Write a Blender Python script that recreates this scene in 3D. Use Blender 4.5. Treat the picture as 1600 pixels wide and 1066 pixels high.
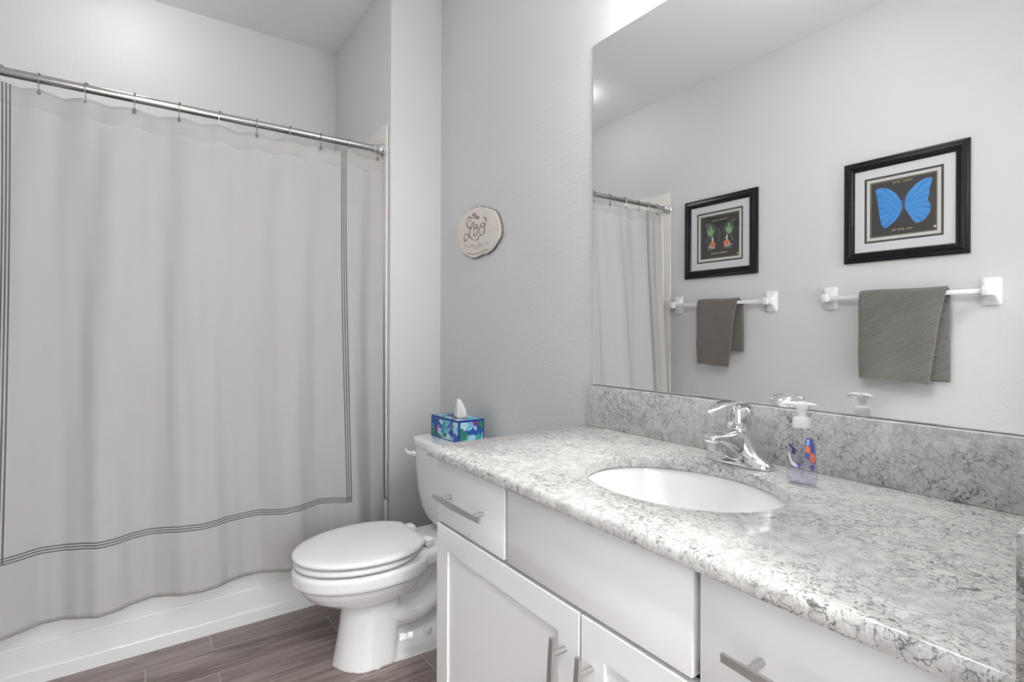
import bpy, bmesh, math, random
from mathutils import Matrix, Vector
random.seed(7)
PI = math.pi
SC = bpy.context.scene
for _o in list(bpy.data.objects): bpy.data.objects.remove(_o)

# ------------------------------------------------------------------ camera
cam_d = bpy.data.cameras.new('camera'); cam = bpy.data.objects.new('camera', cam_d)
SC.collection.objects.link(cam); SC.camera = cam
cam_d.sensor_fit = 'HORIZONTAL'; cam_d.sensor_width = 36; cam_d.lens = 36*831.34/1600
cam_d.shift_y = -(533-518.23)/1600; cam_d.clip_start = 0.02
cam.matrix_world = (Matrix.Translation((0, 0, 1.143)) @ Matrix.Rotation(math.radians(90-35.0748), 4, 'Z')
                    @ Matrix.Rotation(PI/2, 4, 'X') @ Matrix.Rotation(math.radians(0.2005), 4, 'Z'))
# ------------------------------------------------------------------ world, exposure
W = bpy.data.worlds.new('world'); SC.world = W; W.use_nodes = True
W.node_tree.nodes['Background'].inputs[0].default_value = (0.9, 0.95, 1, 1)
W.node_tree.nodes['Background'].inputs[1].default_value = 0.6
SC.view_settings.view_transform = 'Standard'; SC.view_settings.look = 'None'
SC.view_settings.exposure = 0.10; SC.view_settings.gamma = 1; SC.view_settings.use_curve_mapping = False
# ------------------------------------------------------------------ light levels (built below; room, hall and window lights are added fill)
E_VANITY, E_TUB, E_ROOM_FILL, P_HALL_FILL, P_WINDOW_FILL = 49.0, 24.0, 9.0, 50.0, 19.0

def lamp(name, typ, loc, power, col=(1, 1, 1), size=0.05, rot=(0, 0, 0)):
    d = bpy.data.lights.new(name, typ); d.energy = power; d.color = col
    if typ == 'AREA': d.shape = 'DISK'; d.size = size
    else: d.shadow_soft_size = size
    o = bpy.data.objects.new(name, d); o.location = loc; o.rotation_euler = rot
    SC.collection.objects.link(o); return o

# ------------------------------------------------------------------ key planes (metres)
YW = 1.184      # wall with the mirror
YO = -0.590     # opposite wall
XL = -2.283     # plane of the tub front / wing wall face
XB = -3.118     # wall behind the tub
YT = 0.930      # tub end wall
XR = -0.097     # right wall
H = 2.744
ZC = 0.8515     # counter top
YS = 1.153      # splash front

# ------------------------------------------------------------------ materials
def mat(name, col=(.8, .8, .8), rough=.5, metal=0, **kw):
    m = bpy.data.materials.new(name); m.use_nodes = True
    b = m.node_tree.nodes['Principled BSDF']
    b.inputs['Base Color'].default_value = (*col, 1); b.inputs['Roughness'].default_value = rough
    b.inputs['Metallic'].default_value = metal
    for k, v in kw.items():
        b.inputs[k.replace('_', ' ')].default_value = v
    return m
def N(m, t, **kw):
    n = m.node_tree.nodes.new(t)
    for k, v in kw.items():
        if hasattr(n, k): setattr(n, k, v)
        else: n.inputs[k].default_value = v
    return n
def L(m, a, b): m.node_tree.links.new(a, b)
def bsdf(m): return m.node_tree.nodes['Principled BSDF']
def bump(m, scale, strength, dist=.002, coord='Object', detail=2, typ='noise'):
    tc = N(m, 'ShaderNodeTexCoord')
    if typ == 'noise': t = N(m, 'ShaderNodeTexNoise', Scale=scale, Detail=detail); out = t.outputs['Fac']
    else: t = N(m, 'ShaderNodeTexVoronoi', Scale=scale); out = t.outputs['Distance']
    L(m, tc.outputs[coord], t.inputs['Vector'])
    b = N(m, 'ShaderNodeBump', Strength=strength, Distance=dist)
    L(m, out, b.inputs['Height']); L(m, b.outputs[0], bsdf(m).inputs['Normal'])
    return b
def ramp(m, fac, stops, interp='LINEAR'):
    r = N(m, 'ShaderNodeValToRGB'); e = r.color_ramp.elements; r.color_ramp.interpolation = interp
    while len(e) < len(stops): e.new(.5)
    for i, (p, c) in enumerate(stops):
        e[i].position = p; e[i].color = (*c, 1) if len(c) == 3 else c
    L(m, fac, r.inputs[0]); return r.outputs[0]
def mix(m, fac, a, b, typ='MIX'):
    n = N(m, 'ShaderNodeMix'); n.data_type = 'RGBA'; n.blend_type = typ
    for i, v in ((0, fac), (6, a), (7, b)):
        if isinstance(v, (int, float)): n.inputs[i].default_value = v
        elif isinstance(v, tuple): n.inputs[i].default_value = (*v, 1)
        else: L(m, v, n.inputs[i])
    return n.outputs[2]
def math_(m, op, a, b=None, c=None):
    n = N(m, 'ShaderNodeMath'); n.operation = op
    for i, v in enumerate((a, b, c)):
        if v is None: continue
        if isinstance(v, (int, float)): n.inputs[i].default_value = v
        else: L(m, v, n.inputs[i])
    return n.outputs[0]

M = {}
M['wall'] = mat('wall_paint', (.71, .71, .715), .52); bump(M['wall'], 105, .6, .0022, detail=3)
bsdf(M['wall']).inputs['Specular IOR Level'].default_value = .45
M['ceiling'] = mat('ceiling_paint', (.94, .94, .94), .8); bump(M['ceiling'], 90, .2, .002)
M['trimw'] = mat('white_trim', (.8, .8, .8), .35)
M['cab'] = mat('cabinet_white', (.85, .85, .855), .33); bump(M['cab'], 60, .05, .001)
M['cabin'] = mat('cabinet_inner', (.55, .55, .55), .6)
M['porc'] = mat('white_porcelain', (.89, .89, .89), .09, Coat_Weight=.4)
M['seat'] = mat('seat_plastic', (.88, .88, .88), .22)
M['acryl'] = mat('tub_acrylic', (.82, .82, .82), .2)
M['surround'] = mat('surround_acrylic', (.80, .775, .745), .2)
M['liner'] = mat('liner_fabric', (.78, .745, .70), .6)
M['chrome'] = mat('chrome', (.80, .80, .81), .06, 1)
M['rod'] = mat('brushed_chrome', (.52, .52, .52), .16, 1)
M['hookm'] = mat('hook_metal', (.36, .35, .34), .25, 1)
M['nickel'] = mat('brushed_nickel', (.56, .555, .55), .38, 1)
M['black'] = mat('black_frame', (.006, .006, .009), .30, Specular_IOR_Level=.3)
M['mat_w'] = mat('mat_board', (.74, .73, .755), .8)
M['mat_w2'] = mat('mat_board_inner', (.68, .67, .63), .8)
M['mat_b'] = mat('mat_board_core', (.045, .045, .05), .7)
M['art'] = mat('art_background', (.030, .028, .030), .6); bump(M['art'], 60, .05)
M['gold'] = mat('gold_ink', (.62, .52, .26), .4)
M['stamp'] = mat('stamp_ink', (.6, .58, .5), .5)
M['ceramic'] = mat('bar_ceramic', (.86, .86, .87), .12)
M['plastic_bar'] = mat('bar_plastic', (.84, .84, .86), .2)
M['mirror'] = mat('mirror_silver', (.93, .935, .935), 0, 1)
M['mirror_edge'] = mat('mirror_edge', (.10, .13, .12), .15)
M['rubber'] = mat('dark_rubber', (.02, .02, .02), .6)
M['caulk'] = mat('caulk', (.75, .75, .74), .5)
M['pump'] = mat('pump_plastic', (.86, .86, .87), .3, Subsurface_Weight=.0)
M['tissue'] = mat('tissue_paper', (.86, .84, .86), .9)
M['bulb'] = mat('lit_glass', (1, 1, 1), .4); bsdf(M['bulb']).inputs['Emission Color'].default_value = (1, .97, .93, 1); bsdf(M['bulb']).inputs['Emission Strength'].default_value = 5
M['ink'] = mat('brown_paint', (.13, .065, .035), .7)
M['ink2'] = mat('faded_brown_paint', (.36, .27, .22), .8)

# speckled quartz
def quartz():
    m = mat('grey_quartz', rough=.12); tc = N(m, 'ShaderNodeTexCoord')
    mp = N(m, 'ShaderNodeMapping'); L(m, tc.outputs['Object'], mp.inputs[0]); mp.inputs['Scale'].default_value = (1, 1, 1)
    w = N(m, 'ShaderNodeTexNoise', Scale=38, Detail=3); L(m, mp.outputs[0], w.inputs['Vector'])
    wv = N(m, 'ShaderNodeVectorMath'); wv.operation = 'SCALE'; wv.inputs['Scale'].default_value = .042; L(m, w.outputs['Color'], wv.inputs[0])
    ad = N(m, 'ShaderNodeVectorMath'); L(m, mp.outputs[0], ad.inputs[0]); L(m, wv.outputs[0], ad.inputs[1])
    n1 = N(m, 'ShaderNodeTexNoise', Scale=48, Detail=5, Roughness=.62, Distortion=.8); L(m, ad.outputs[0], n1.inputs['Vector'])
    n2 = N(m, 'ShaderNodeTexNoise', Scale=105, Detail=4, Roughness=.6, Distortion=1.3); L(m, ad.outputs[0], n2.inputs['Vector'])
    n3 = N(m, 'ShaderNodeTexNoise', Scale=9, Detail=2); L(m, mp.outputs[0], n3.inputs['Vector'])
    base = ramp(m, n1.outputs['Fac'], [(.28, (.42, .415, .40)), (.5, (.60, .595, .585)), (.72, (.73, .725, .71))])
    mask = ramp(m, n3.outputs['Fac'], [(.38, (.28, .28, .28)), (.60, (1, 1, 1))])
    c = base
    for sc, wd, amt, col in ((52, .050, .92, (.12, .115, .11)), (104, .07, .50, (.22, .215, .21))):
        v = N(m, 'ShaderNodeTexVoronoi', Scale=sc); v.feature = 'DISTANCE_TO_EDGE'; L(m, ad.outputs[0], v.inputs['Vector'])
        ln = ramp(m, v.outputs['Distance'], [(0, (1, 1, 1)), (wd, (.25, .25, .25)), (wd*2.2, (0, 0, 0))])
        brk = ramp(m, n2.outputs['Fac'], [(.40, (0, 0, 0)), (.54, (1, 1, 1))])
        c = mix(m, math_(m, 'MULTIPLY', math_(m, 'MULTIPLY', math_(m, 'MULTIPLY', ln, brk), mask), amt), c, col)
    # scattered dark flecks
    n4 = N(m, 'ShaderNodeTexNoise', Scale=75, Detail=3, Roughness=.5, Distortion=2.2); L(m, mp.outputs[0], n4.inputs['Vector'])
    fl = ramp(m, n4.outputs['Fac'], [(.60, (0, 0, 0)), (.67, (1, 1, 1))])
    c = mix(m, math_(m, 'MULTIPLY', math_(m, 'MULTIPLY', fl, mask), .8), c, (.10, .095, .085))
    L(m, c, bsdf(m).inputs['Base Color']); return m
M['quartz'] = quartz()

def floor_mat():
    m = mat('wood_look_tile', rough=.34); tc = N(m, 'ShaderNodeTexCoord')
    sp = N(m, 'ShaderNodeSeparateXYZ'); L(m, tc.outputs['Object'], sp.inputs[0])
    # planks run along y, rows along x
    X = math_(m, 'DIVIDE', math_(m, 'ADD', sp.outputs['X'], 2.317+1.5), .15)
    row = math_(m, 'FLOOR', X); fx = math_(m, 'FRACT', X)
    odd = math_(m, 'MODULO', row, 2)
    Y = math_(m, 'DIVIDE', math_(m, 'ADD', math_(m, 'SUBTRACT', sp.outputs['Y'], .222-6), math_(m, 'MULTIPLY', odd, .2)), .6)
    fy = math_(m, 'FRACT', Y); col = math_(m, 'FLOOR', Y)
    gx = math_(m, 'MULTIPLY', math_(m, 'MINIMUM', fx, math_(m, 'SUBTRACT', 1, fx)), .15)
    gy = math_(m, 'MULTIPLY', math_(m, 'MINIMUM', fy, math_(m, 'SUBTRACT', 1, fy)), .6)
    g = math_(m, 'LESS_THAN', math_(m, 'MINIMUM', gx, gy), .0017)
    idn = math_(m, 'ADD', math_(m, 'MULTIPLY', row, 7.31), math_(m, 'MULTIPLY', col, 3.17))
    wn = N(m, 'ShaderNodeTexWhiteNoise'); wn.noise_dimensions = '1D'; L(m, idn, wn.inputs['W'])
    cb = N(m, 'ShaderNodeCombineXYZ'); L(m, math_(m, 'MULTIPLY', sp.outputs['X'], 14), cb.inputs[0]); L(m, math_(m, 'MULTIPLY', sp.outputs['Y'], 1.3), cb.inputs[1]); L(m, math_(m, 'MULTIPLY', wn.outputs['Value'], 30), cb.inputs[2])
    n = N(m, 'ShaderNodeTexNoise', Scale=2.2, Detail=8, Roughness=.68, Distortion=.7); L(m, cb.outputs[0], n.inputs['Vector'])
    c = ramp(m, n.outputs['Fac'], [(.30, (.085, .062, .056)), (.44, (.165, .125, .114)), (.55, (.27, .215, .20)), (.70, (.40, .335, .32))])
    c = mix(m, math_(m, 'MULTIPLY', wn.outputs['Value'], .5), c, (.31, .25, .238))
    c = mix(m, g, c, (.42, .38, .355)); L(m, c, bsdf(m).inputs['Base Color'])
    b = N(m, 'ShaderNodeBump', Strength=.25, Distance=.002); L(m, math_(m, 'SUBTRACT', n.outputs['Fac'], g), b.inputs['Height']); L(m, b.outputs[0], bsdf(m).inputs['Normal'])
    return m
M['floor'] = floor_mat()

def towel_mat(name, col, diag):
    m = mat(name, col, .95); tc = N(m, 'ShaderNodeTexCoord')
    n = N(m, 'ShaderNodeTexNoise', Scale=260, Detail=2); L(m, tc.outputs['Object'], n.inputs['Vector'])
    n2 = N(m, 'ShaderNodeTexNoise', Scale=9, Detail=2); L(m, tc.outputs['Object'], n2.inputs['Vector'])
    h = n.outputs['Fac']
    f = math_(m, 'MULTIPLY', n2.outputs['Fac'], .5)
    c = mix(m, f, tuple(x*.8 for x in col), tuple(min(1, x*1.25) for x in col))
    if diag:
        sp = N(m, 'ShaderNodeSeparateXYZ'); L(m, tc.outputs['Object'], sp.inputs[0])
        s = math_(m, 'SINE', math_(m, 'MULTIPLY', math_(m, 'ADD', math_(m, 'MULTIPLY', sp.outputs['X'], -.62), sp.outputs['Z']), 2*PI/.0105))
        h = math_(m, 'ADD', math_(m, 'MULTIPLY', s, .8), math_(m, 'MULTIPLY', h, .5))
        rib = ramp(m, s, [(0, (0, 0, 0)), (.5, (1, 1, 1))])
        c = mix(m, math_(m, 'MULTIPLY', rib, .45), c, tuple(min(1, x*1.9) for x in col))
    L(m, c, bsdf(m).inputs['Base Color'])
    b = N(m, 'ShaderNodeBump', Strength=.7, Distance=.003); L(m, h, b.inputs['Height']); L(m, b.outputs[0], bsdf(m).inputs['Normal'])
    bsdf(m).inputs['Sheen Weight'].default_value = .3
    return m
M['towel_brown'] = towel_mat('towel_taupe', (.175, .156, .137), False)
M['towel_grey'] = towel_mat('towel_ribbed_grey', (.185, .178, .164), True)

# curtain cloth: UV = (metres along the cloth's width, metres of height)
STR_L, STR_R, STR_B = -.349, .733, .430
def curtain_mat():
    m = mat('curtain_cloth', (.7, .69, .68), .85); uv = N(m, 'ShaderNodeUVMap')
    sp = N(m, 'ShaderNodeSeparateXYZ'); L(m, uv.outputs[0], sp.inputs[0]); u, v = sp.outputs['X'], sp.outputs['Y']
    def trip(c, pos, w=.0021, gap=.0088):
        a = None
        for k in (-1, 0, 1):
            t = math_(m, 'LESS_THAN', math_(m, 'ABSOLUTE', math_(m, 'SUBTRACT', c, pos+k*gap)), w)
            a = t if a is None else math_(m, 'MAXIMUM', a, t)
        return a
    def between(c, a, b): return math_(m, 'MULTIPLY', math_(m, 'GREATER_THAN', c, a), math_(m, 'LESS_THAN', c, b))
    vert = math_(m, 'MULTIPLY', math_(m, 'MAXIMUM', trip(u, STR_L), trip(u, STR_R)), math_(m, 'GREATER_THAN', v, STR_B-.0105))
    hor = math_(m, 'MULTIPLY', trip(v, STR_B), between(u, STR_L-.0105, STR_R+.0105))
    # the three lines are nested rectangles: clear the inside of the corners
    inner = math_(m, 'MULTIPLY', between(u, STR_L+.011, STR_R-.011), math_(m, 'GREATER_THAN', v, STR_B+.011))
    s = math_(m, 'MAXIMUM', vert, hor)
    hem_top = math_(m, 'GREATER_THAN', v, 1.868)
    n = N(m, 'ShaderNodeTexNoise', Scale=700, Detail=1); L(m, uv.outputs[0], n.inputs['Vector'])
    body = (.62, .61, .60)
    c = mix(m, hem_top, body, (.50, .49, .48))  # less light through the doubled hem, painted in as a darker colour
    c = mix(m, s, c, (.16, .155, .16)); L(m, c, bsdf(m).inputs['Base Color'])
    # woven waffle relief
    wv = math_(m, 'MULTIPLY', math_(m, 'SINE', math_(m, 'MULTIPLY', u, 2*PI/.006)), math_(m, 'SINE', math_(m, 'MULTIPLY', v, 2*PI/.006)))
    # puckered bottom hem below a stitched line
    hemb = math_(m, 'LESS_THAN', v, .2215)
    pk = math_(m, 'MULTIPLY', hemb, math_(m, 'MULTIPLY', math_(m, 'SINE', math_(m, 'MULTIPLY', u, 2*PI/.021)), 2.5))
    stitch = math_(m, 'MULTIPLY', math_(m, 'LESS_THAN', math_(m, 'ABSOLUTE', math_(m, 'SUBTRACT', v, .2215)), .0016), -5)
    b = N(m, 'ShaderNodeBump', Strength=.22, Distance=.0012); L(m, math_(m, 'ADD', math_(m, 'ADD', pk, stitch), math_(m, 'ADD', wv, n.outputs['Fac'])), b.inputs['Height']); L(m, b.outputs[0], bsdf(m).inputs['Normal'])
    tr = N(m, 'ShaderNodeBsdfTranslucent'); L(m, mix(m, .3, c, (.8, .74, .66)), tr.inputs['Color'])
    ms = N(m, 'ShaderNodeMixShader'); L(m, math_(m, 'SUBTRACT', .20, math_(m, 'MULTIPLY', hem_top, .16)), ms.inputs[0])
    L(m, bsdf(m).outputs[0], ms.inputs[1]); L(m, tr.outputs[0], ms.inputs[2])
    L(m, ms.outputs[0], m.node_tree.nodes['Material Output'].inputs[0]); return m
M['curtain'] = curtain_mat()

def stone_mat():
    m = mat('painted_stone', (.7, .66, .6), .85); tc = N(m, 'ShaderNodeTexCoord')
    n = N(m, 'ShaderNodeTexNoise', Scale=14, Detail=5); L(m, tc.outputs['Object'], n.inputs['Vector'])
    c = ramp(m, n.outputs['Fac'], [(.35, (.74, .73, .69)), (.5, (.79, .75, .70)), (.65, (.81, .745, .68))])
    L(m, c, bsdf(m).inputs['Base Color'])
    n2 = N(m, 'ShaderNodeTexNoise', Scale=120, Detail=4); L(m, tc.outputs['Object'], n2.inputs['Vector'])
    b = N(m, 'ShaderNodeBump', Strength=.5, Distance=.003); L(m, n2.outputs['Fac'], b.inputs['Height']); L(m, b.outputs[0], bsdf(m).inputs['Normal'])
    return m
M['stone'] = stone_mat()
M['stone_edge'] = mat('chipped_stone_edge', (.20, .19, .18), .9); bump(M['stone_edge'], 80, 1, .004)

def tissue_print():
    m = mat('printed_carton', (.1, .3, .8), .35); tc = N(m, 'ShaderNodeTexCoord')
    w = N(m, 'ShaderNodeTexNoise', Scale=22, Detail=2); L(m, tc.outputs['Object'], w.inputs['Vector'])
    wv = N(m, 'ShaderNodeVectorMath'); wv.operation = 'SCALE'; wv.inputs['Scale'].default_value = .07; L(m, w.outputs['Color'], wv.inputs[0])
    ad = N(m, 'ShaderNodeVectorMath'); L(m, tc.outputs['Object'], ad.inputs[0]); L(m, wv.outputs[0], ad.inputs[1])
    v = N(m, 'ShaderNodeTexVoronoi', Scale=34); L(m, ad.outputs[0], v.inputs['Vector'])
    r = N(m, 'ShaderNodeSeparateColor'); L(m, v.outputs['Color'], r.inputs[0])
    c = ramp(m, r.outputs[0], [(0, (.03, .25, .16)), (.2, (.18, .55, .75)), (.36, (.42, .72, .88)), (.52, (.02, .10, .42)), (.62, (.05, .42, .38)), (.74, (.26, .05, .24)), (.82, (.55, .80, .90)), (.92, (.15, .10, .55))], 'CONSTANT')
    L(m, c, bsdf(m).inputs['Base Color']); return m
M['print'] = tissue_print()
M['blue'] = mat('carton_blue_border', (.005, .045, .36), .35)

def wing_mat():
    m = mat('blue_wing', (.05, .3, .8), .35); tc = N(m, 'ShaderNodeTexCoord')
    sp = N(m, 'ShaderNodeSeparateXYZ'); L(m, tc.outputs['Object'], sp.inputs[0])
    # veins radiate from the body
    ang = math_(m, 'ARCTAN2', math_(m, 'SUBTRACT', sp.outputs['Z'], 1.745), math_(m, 'ABSOLUTE', math_(m, 'ADD', sp.outputs['X'], .99)))
    n = N(m, 'ShaderNodeTexNoise', Scale=30, Detail=3); L(m, tc.outputs['Object'], n.inputs['Vector'])
    s = math_(m, 'SINE', math_(m, 'ADD', math_(m, 'MULTIPLY', ang, 22), math_(m, 'MULTIPLY', n.outputs['Fac'], 4)))
    f = ramp(m, s, [(.55, (0, 0, 0)), (1, (.8, .8, .8))])
    c = mix(m, n.outputs['Fac'], (.025, .24, .66), (.06, .36, .80))
    c = mix(m, f, c, (.02, .16, .50)); L(m, c, bsdf(m).inputs['Base Color']); return m
M['wing'] = wing_mat()
M['wing_edge'] = mat('wing_rim', (.10, .09, .16), .6)
M['moth_green'] = mat('moth_green', (.22, .42, .20), .5); bump(M['moth_green'], 200, .5)
M['moth_orange'] = mat('moth_orange', (.75, .22, .09), .5)
M['moth_pale'] = mat('moth_pale', (.55, .62, .62), .5)
M['moth_dark'] = mat('moth_dark', (.09, .10, .095), .5)

def pane_mat(name, tint=(1, 1, 1), ior=1.45):
    m = bpy.data.materials.new(name); m.use_nodes = True; nt = m.node_tree; nt.nodes.remove(nt.nodes['Principled BSDF'])
    t = N(m, 'ShaderNodeBsdfTransparent'); t.inputs[0].default_value = (*tint, 1)
    g = N(m, 'ShaderNodeBsdfGlossy', Roughness=.02); lw = N(m, 'ShaderNodeLayerWeight', Blend=.5); ms = N(m, 'ShaderNodeMixShader')
    f = math_(m, 'ADD', .035, math_(m, 'MULTIPLY', math_(m, 'POWER', lw.outputs['Facing'], 4), (ior-1)*1.4))
    L(m, f, ms.inputs[0]); L(m, t.outputs[0], ms.inputs[1]); L(m, g.outputs[0], ms.inputs[2])
    L(m, ms.outputs[0], nt.nodes['Material Output'].inputs[0]); return m
M['pane'] = pane_mat('picture_glass')
M['bottle'] = pane_mat('clear_bottle', (.975, .975, .985), 1.35)
M['soap'] = pane_mat('clear_soap', (.90, .90, .965), 1.1)
M['lab_blue'] = mat('label_blue', (.10, .13, .42), .3); M['lab_or'] = mat('label_orange', (.80, .22, .10), .3)
M['lab_pale'] = mat('label_pale', (.45, .60, .85), .3); M['lab_white'] = mat('label_white', (.85, .85, .88), .3)
M['lab_dark'] = mat('label_navy', (.02, .03, .14), .3)

# ------------------------------------------------------------------ mesh helpers
def obj(name, bm, m=None, parent=None, smooth=True, angle=35, mats=None):
    me = bpy.data.meshes.new(name); bm.normal_update(); bm.to_mesh(me); bm.free()
    for x in (mats or [m]): me.materials.append(x)
    for p in me.polygons: p.use_smooth = smooth
    if smooth: me.set_sharp_from_angle(angle=math.radians(angle))
    o = bpy.data.objects.new(name, me); SC.collection.objects.link(o)
    if parent is not None:
        o.parent = parent; o.matrix_parent_inverse = Matrix.Translation(-parent.location) if parent.type == 'EMPTY' and parent.parent is None else Matrix()
    return o
def sub(name, bm, m, parent, **k):          # child of a mesh part (parts sit at the world origin frame)
    o = obj(name, bm, m, None, **k); o.parent = parent; o.matrix_parent_inverse = Matrix(); return o
def thing(name, label, cat, loc=(0, 0, 0), group=None):
    o = bpy.data.objects.new(name, None); SC.collection.objects.link(o); o.location = loc; o.empty_display_size = .05
    o['label'] = label; o['category'] = cat
    if group: o['group'] = group
    return o
def tag(o, label, cat, group=None):
    o['label'] = label; o['category'] = cat
    if group: o['group'] = group
    return o
def struct(o): o['kind'] = 'structure'; return o
def box(bm, a, b, bev=0, seg=2, mi=0):
    v = [bm.verts.new((x, y, z)) for x in (a[0], b[0]) for y in (a[1], b[1]) for z in (a[2], b[2])]
    fs = [bm.faces.new([v[i] for i in q]) for q in ((0, 1, 3, 2), (4, 6, 7, 5), (0, 4, 5, 1), (2, 3, 7, 6), (0, 2, 6, 4), (1, 5, 7, 3))]
    for f in fs: f.material_index = mi
    if bev:
        es = list({e for f in fs for e in f.edges})
        r = bmesh.ops.bevel(bm, geom=es, offset=bev, segments=seg, affect='EDGES', profile=.5)
        for f in r['faces']: f.material_index = mi
    return fs
def NB(): return bmesh.new()
def B(*boxes, bev=0, seg=2):
    bm = NB()
    for a, b in boxes: box(bm, a, b, bev, seg)
    return bm
def rings(bm, rs, cap0=True, cap1=True, closed=True, mi=0):
    """rs: list of equal-length point lists; bridge them."""
    V = [[bm.verts.new(p) for p in r] for r in rs]; n = len(V[0])
    for a, b in zip(V, V[1:]):
        for i in range(n if closed else n-1):
            j = (i+1) % n; f = bm.faces.new((a[i], a[j], b[j], b[i])); f.material_index = mi
    if cap0: bm.faces.new(list(reversed(V[0]))).material_index = mi
    if cap1: bm.faces.new(V[-1]).material_index = mi
    return V
def fixn(bm): bmesh.ops.recalc_face_normals(bm, faces=bm.faces); return bm
def tube(bm, pts, r, n=10, caps=True, mi=0, flat=None):
    """tube through pts; r number or list; flat = (w,h) for an elliptical section"""
    pts = [Vector(p) for p in pts]; m = len(pts); rs = []
    up = None
    for i, p in enumerate(pts):
        t = (pts[min(i+1, m-1)]-pts[max(i-1, 0)]).normalized()
        if up is None: up = Vector((0, 0, 1)) if abs(t.z) < .9 else Vector((0, 1, 0))
        s = t.cross(up)
        if s.length < 1e-4: s = Vector((1, 0, 0))
        s.normalize(); up = s.cross(t).normalized()
        rr = r[i] if isinstance(r, (list, tuple)) else r
        a, b = (rr, rr) if flat is None else (flat[0], flat[1])
        if isinstance(rr, tuple): a, b = rr
        rs.append([p + s*math.cos(k*2*PI/n)*a + up*math.sin(k*2*PI/n)*b for k in range(n)])
    rings(bm, rs, caps, caps, mi=mi)
def lathe(bm, prof, c, n=28, axis='z', mi=0, sx=1, sy=1):
    """prof: [(r, h)]"""
    rs = []
    for r, h in prof:
        ring = []
        for k in range(n):
            a = 2*PI*k/n; x, y = r*math.cos(a)*sx, r*math.sin(a)*sy
            p = {'z': (x, y, h), 'y': (x, h, -y), 'x': (h, x, y)}[axis]
            ring.append((c[0]+p[0], c[1]+p[1], c[2]+p[2]))
        rs.append(ring)
    rings(bm, rs, mi=mi)
def cyl(bm, a, b, r, n=20, mi=0): tube(bm, [a, b], r, n, mi=mi)
def spline(pts, k=6):
    """catmull-rom"""
    P = [Vector(p) for p in pts]; out = []
    for i in range(len(P)-1):
        p0, p1, p2, p3 = P[max(i-1, 0)], P[i], P[i+1], P[min(i+2, len(P)-1)]
        for j in range(k):
            t = j/k
            out.append(.5*((2*p1)+(p2-p0)*t+(2*p0-5*p1+4*p2-p3)*t*t+(-p0+3*p1-3*p2+p3)*t**3))
    out.append(P[-1]); return out
def mods(o, *ms):
    for t, kw in ms:
        m = o.modifiers.new(t.lower(), t)
        for k, v in kw.items(): setattr(m, k, v)
    return o

# ================================================================== THE ROOM
TH = .12
DY0, DY1, DZ = -.31, .53, 2.06          # doorway in the right wall, where the camera stands
struct(obj('floor', B(((XB-TH, YO-TH, -.06), (2.0, YW+TH, 0))), M['floor'], smooth=False))
struct(obj('ceiling', B(((XB-TH, YO-TH, H), (2.0, YW+TH, H+.06))), M['ceiling'], smooth=False))
struct(obj('wall_back', B(((XL, YW, 0), (2.0, YW+TH, H))), M['wall'], smooth=False))
struct(obj('wall_alcove', B(((XB-TH, YT, 0), (XL, YW+TH, H)), bev=.004), M['wall'], angle=50))
struct(obj('wall_left', B(((XB-TH, YO, 0), (XB, YT, H))), M['wall'], smooth=False))
struct(obj('wall_front', B(((XB-TH, YO-TH, 0), (2.0, YO, H))), M['wall'], smooth=False))
struct(obj('wall_right', B(((XR, DY1, 0), (XR+TH, YW, H)), ((XR, YO, 0), (XR+TH, DY0, H)), ((XR, DY0, DZ), (XR+TH, DY1, H))), M['wall'], smooth=False))
struct(obj('wall_hall_added', B(((1.88, YO, 0), (2.0, YW, .35)), ((1.88, YO, 2.15), (2.0, YW, H)), ((1.88, YO, .35), (2.0, -.45, 2.15)), ((1.88, .95, .35), (2.0, YW, 2.15))), M['wall'], smooth=False))  # unseen hall wall, added to carry the fill window
_w = struct(obj('fill_window_1', B(((1.90, -.45, .35), (1.95, -.40, 2.15)), ((1.90, .90, .35), (1.95, .95, 2.15)), ((1.90, -.40, .35), (1.95, .90, .40)), ((1.90, -.40, 2.10), (1.95, .90, 2.15)), ((1.905, -.40, 1.235), (1.945, .90, 1.265)), bev=.003), M['trimw']))  # unseen window, added as a source of fill light
M['fill_glow'] = mat('glowing_fill_glass', (.9, .9, .9), .5); bsdf(M['fill_glow']).inputs['Emission Color'].default_value = (.93, .97, 1, 1); bsdf(M['fill_glow']).inputs['Emission Strength'].default_value = 4
sub('fill_window_pane', B(((1.925, -.40, .40), (1.93, .90, 2.10))), M['fill_glow'], _w, smooth=False)  # glowing pane of the added window
_d = lamp('window_fill_lamp', 'AREA', (1.895, .25, 1.25), P_WINDOW_FILL, (.95, .98, 1), 1.25, (0, PI/2, 0)); _d.data.shape = 'RECTANGLE'; _d.data.size = 1.65; _d.data.size_y = 1.25  # area lamp at the added window, fills the bathroom through the doorway
# door casing (hall side) and baseboards
struct(obj('trim_1', B(((XR+TH, DY0-.07, 0), (XR+TH+.015, DY0, DZ+.07)), ((XR+TH, DY1, 0), (XR+TH+.015, DY1+.07, DZ+.07)), ((XR+TH, DY0, DZ), (XR+TH+.015, DY1, DZ+.07)), bev=.003), M['trimw']))
def baseboard(name, a, b):
    return struct(obj(name, B((a, b), bev=.004), M['trimw']))
baseboard('baseboard_front', (XL, YO, 0), (XR, YO+.014, .09))
baseboard('baseboard_back', (XL, YW-.014, 0), (-1.236, YW, .09))
baseboard('baseboard_alcove', (XL, YT, 0), (XL+.014, YW-.014, .09))

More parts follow.
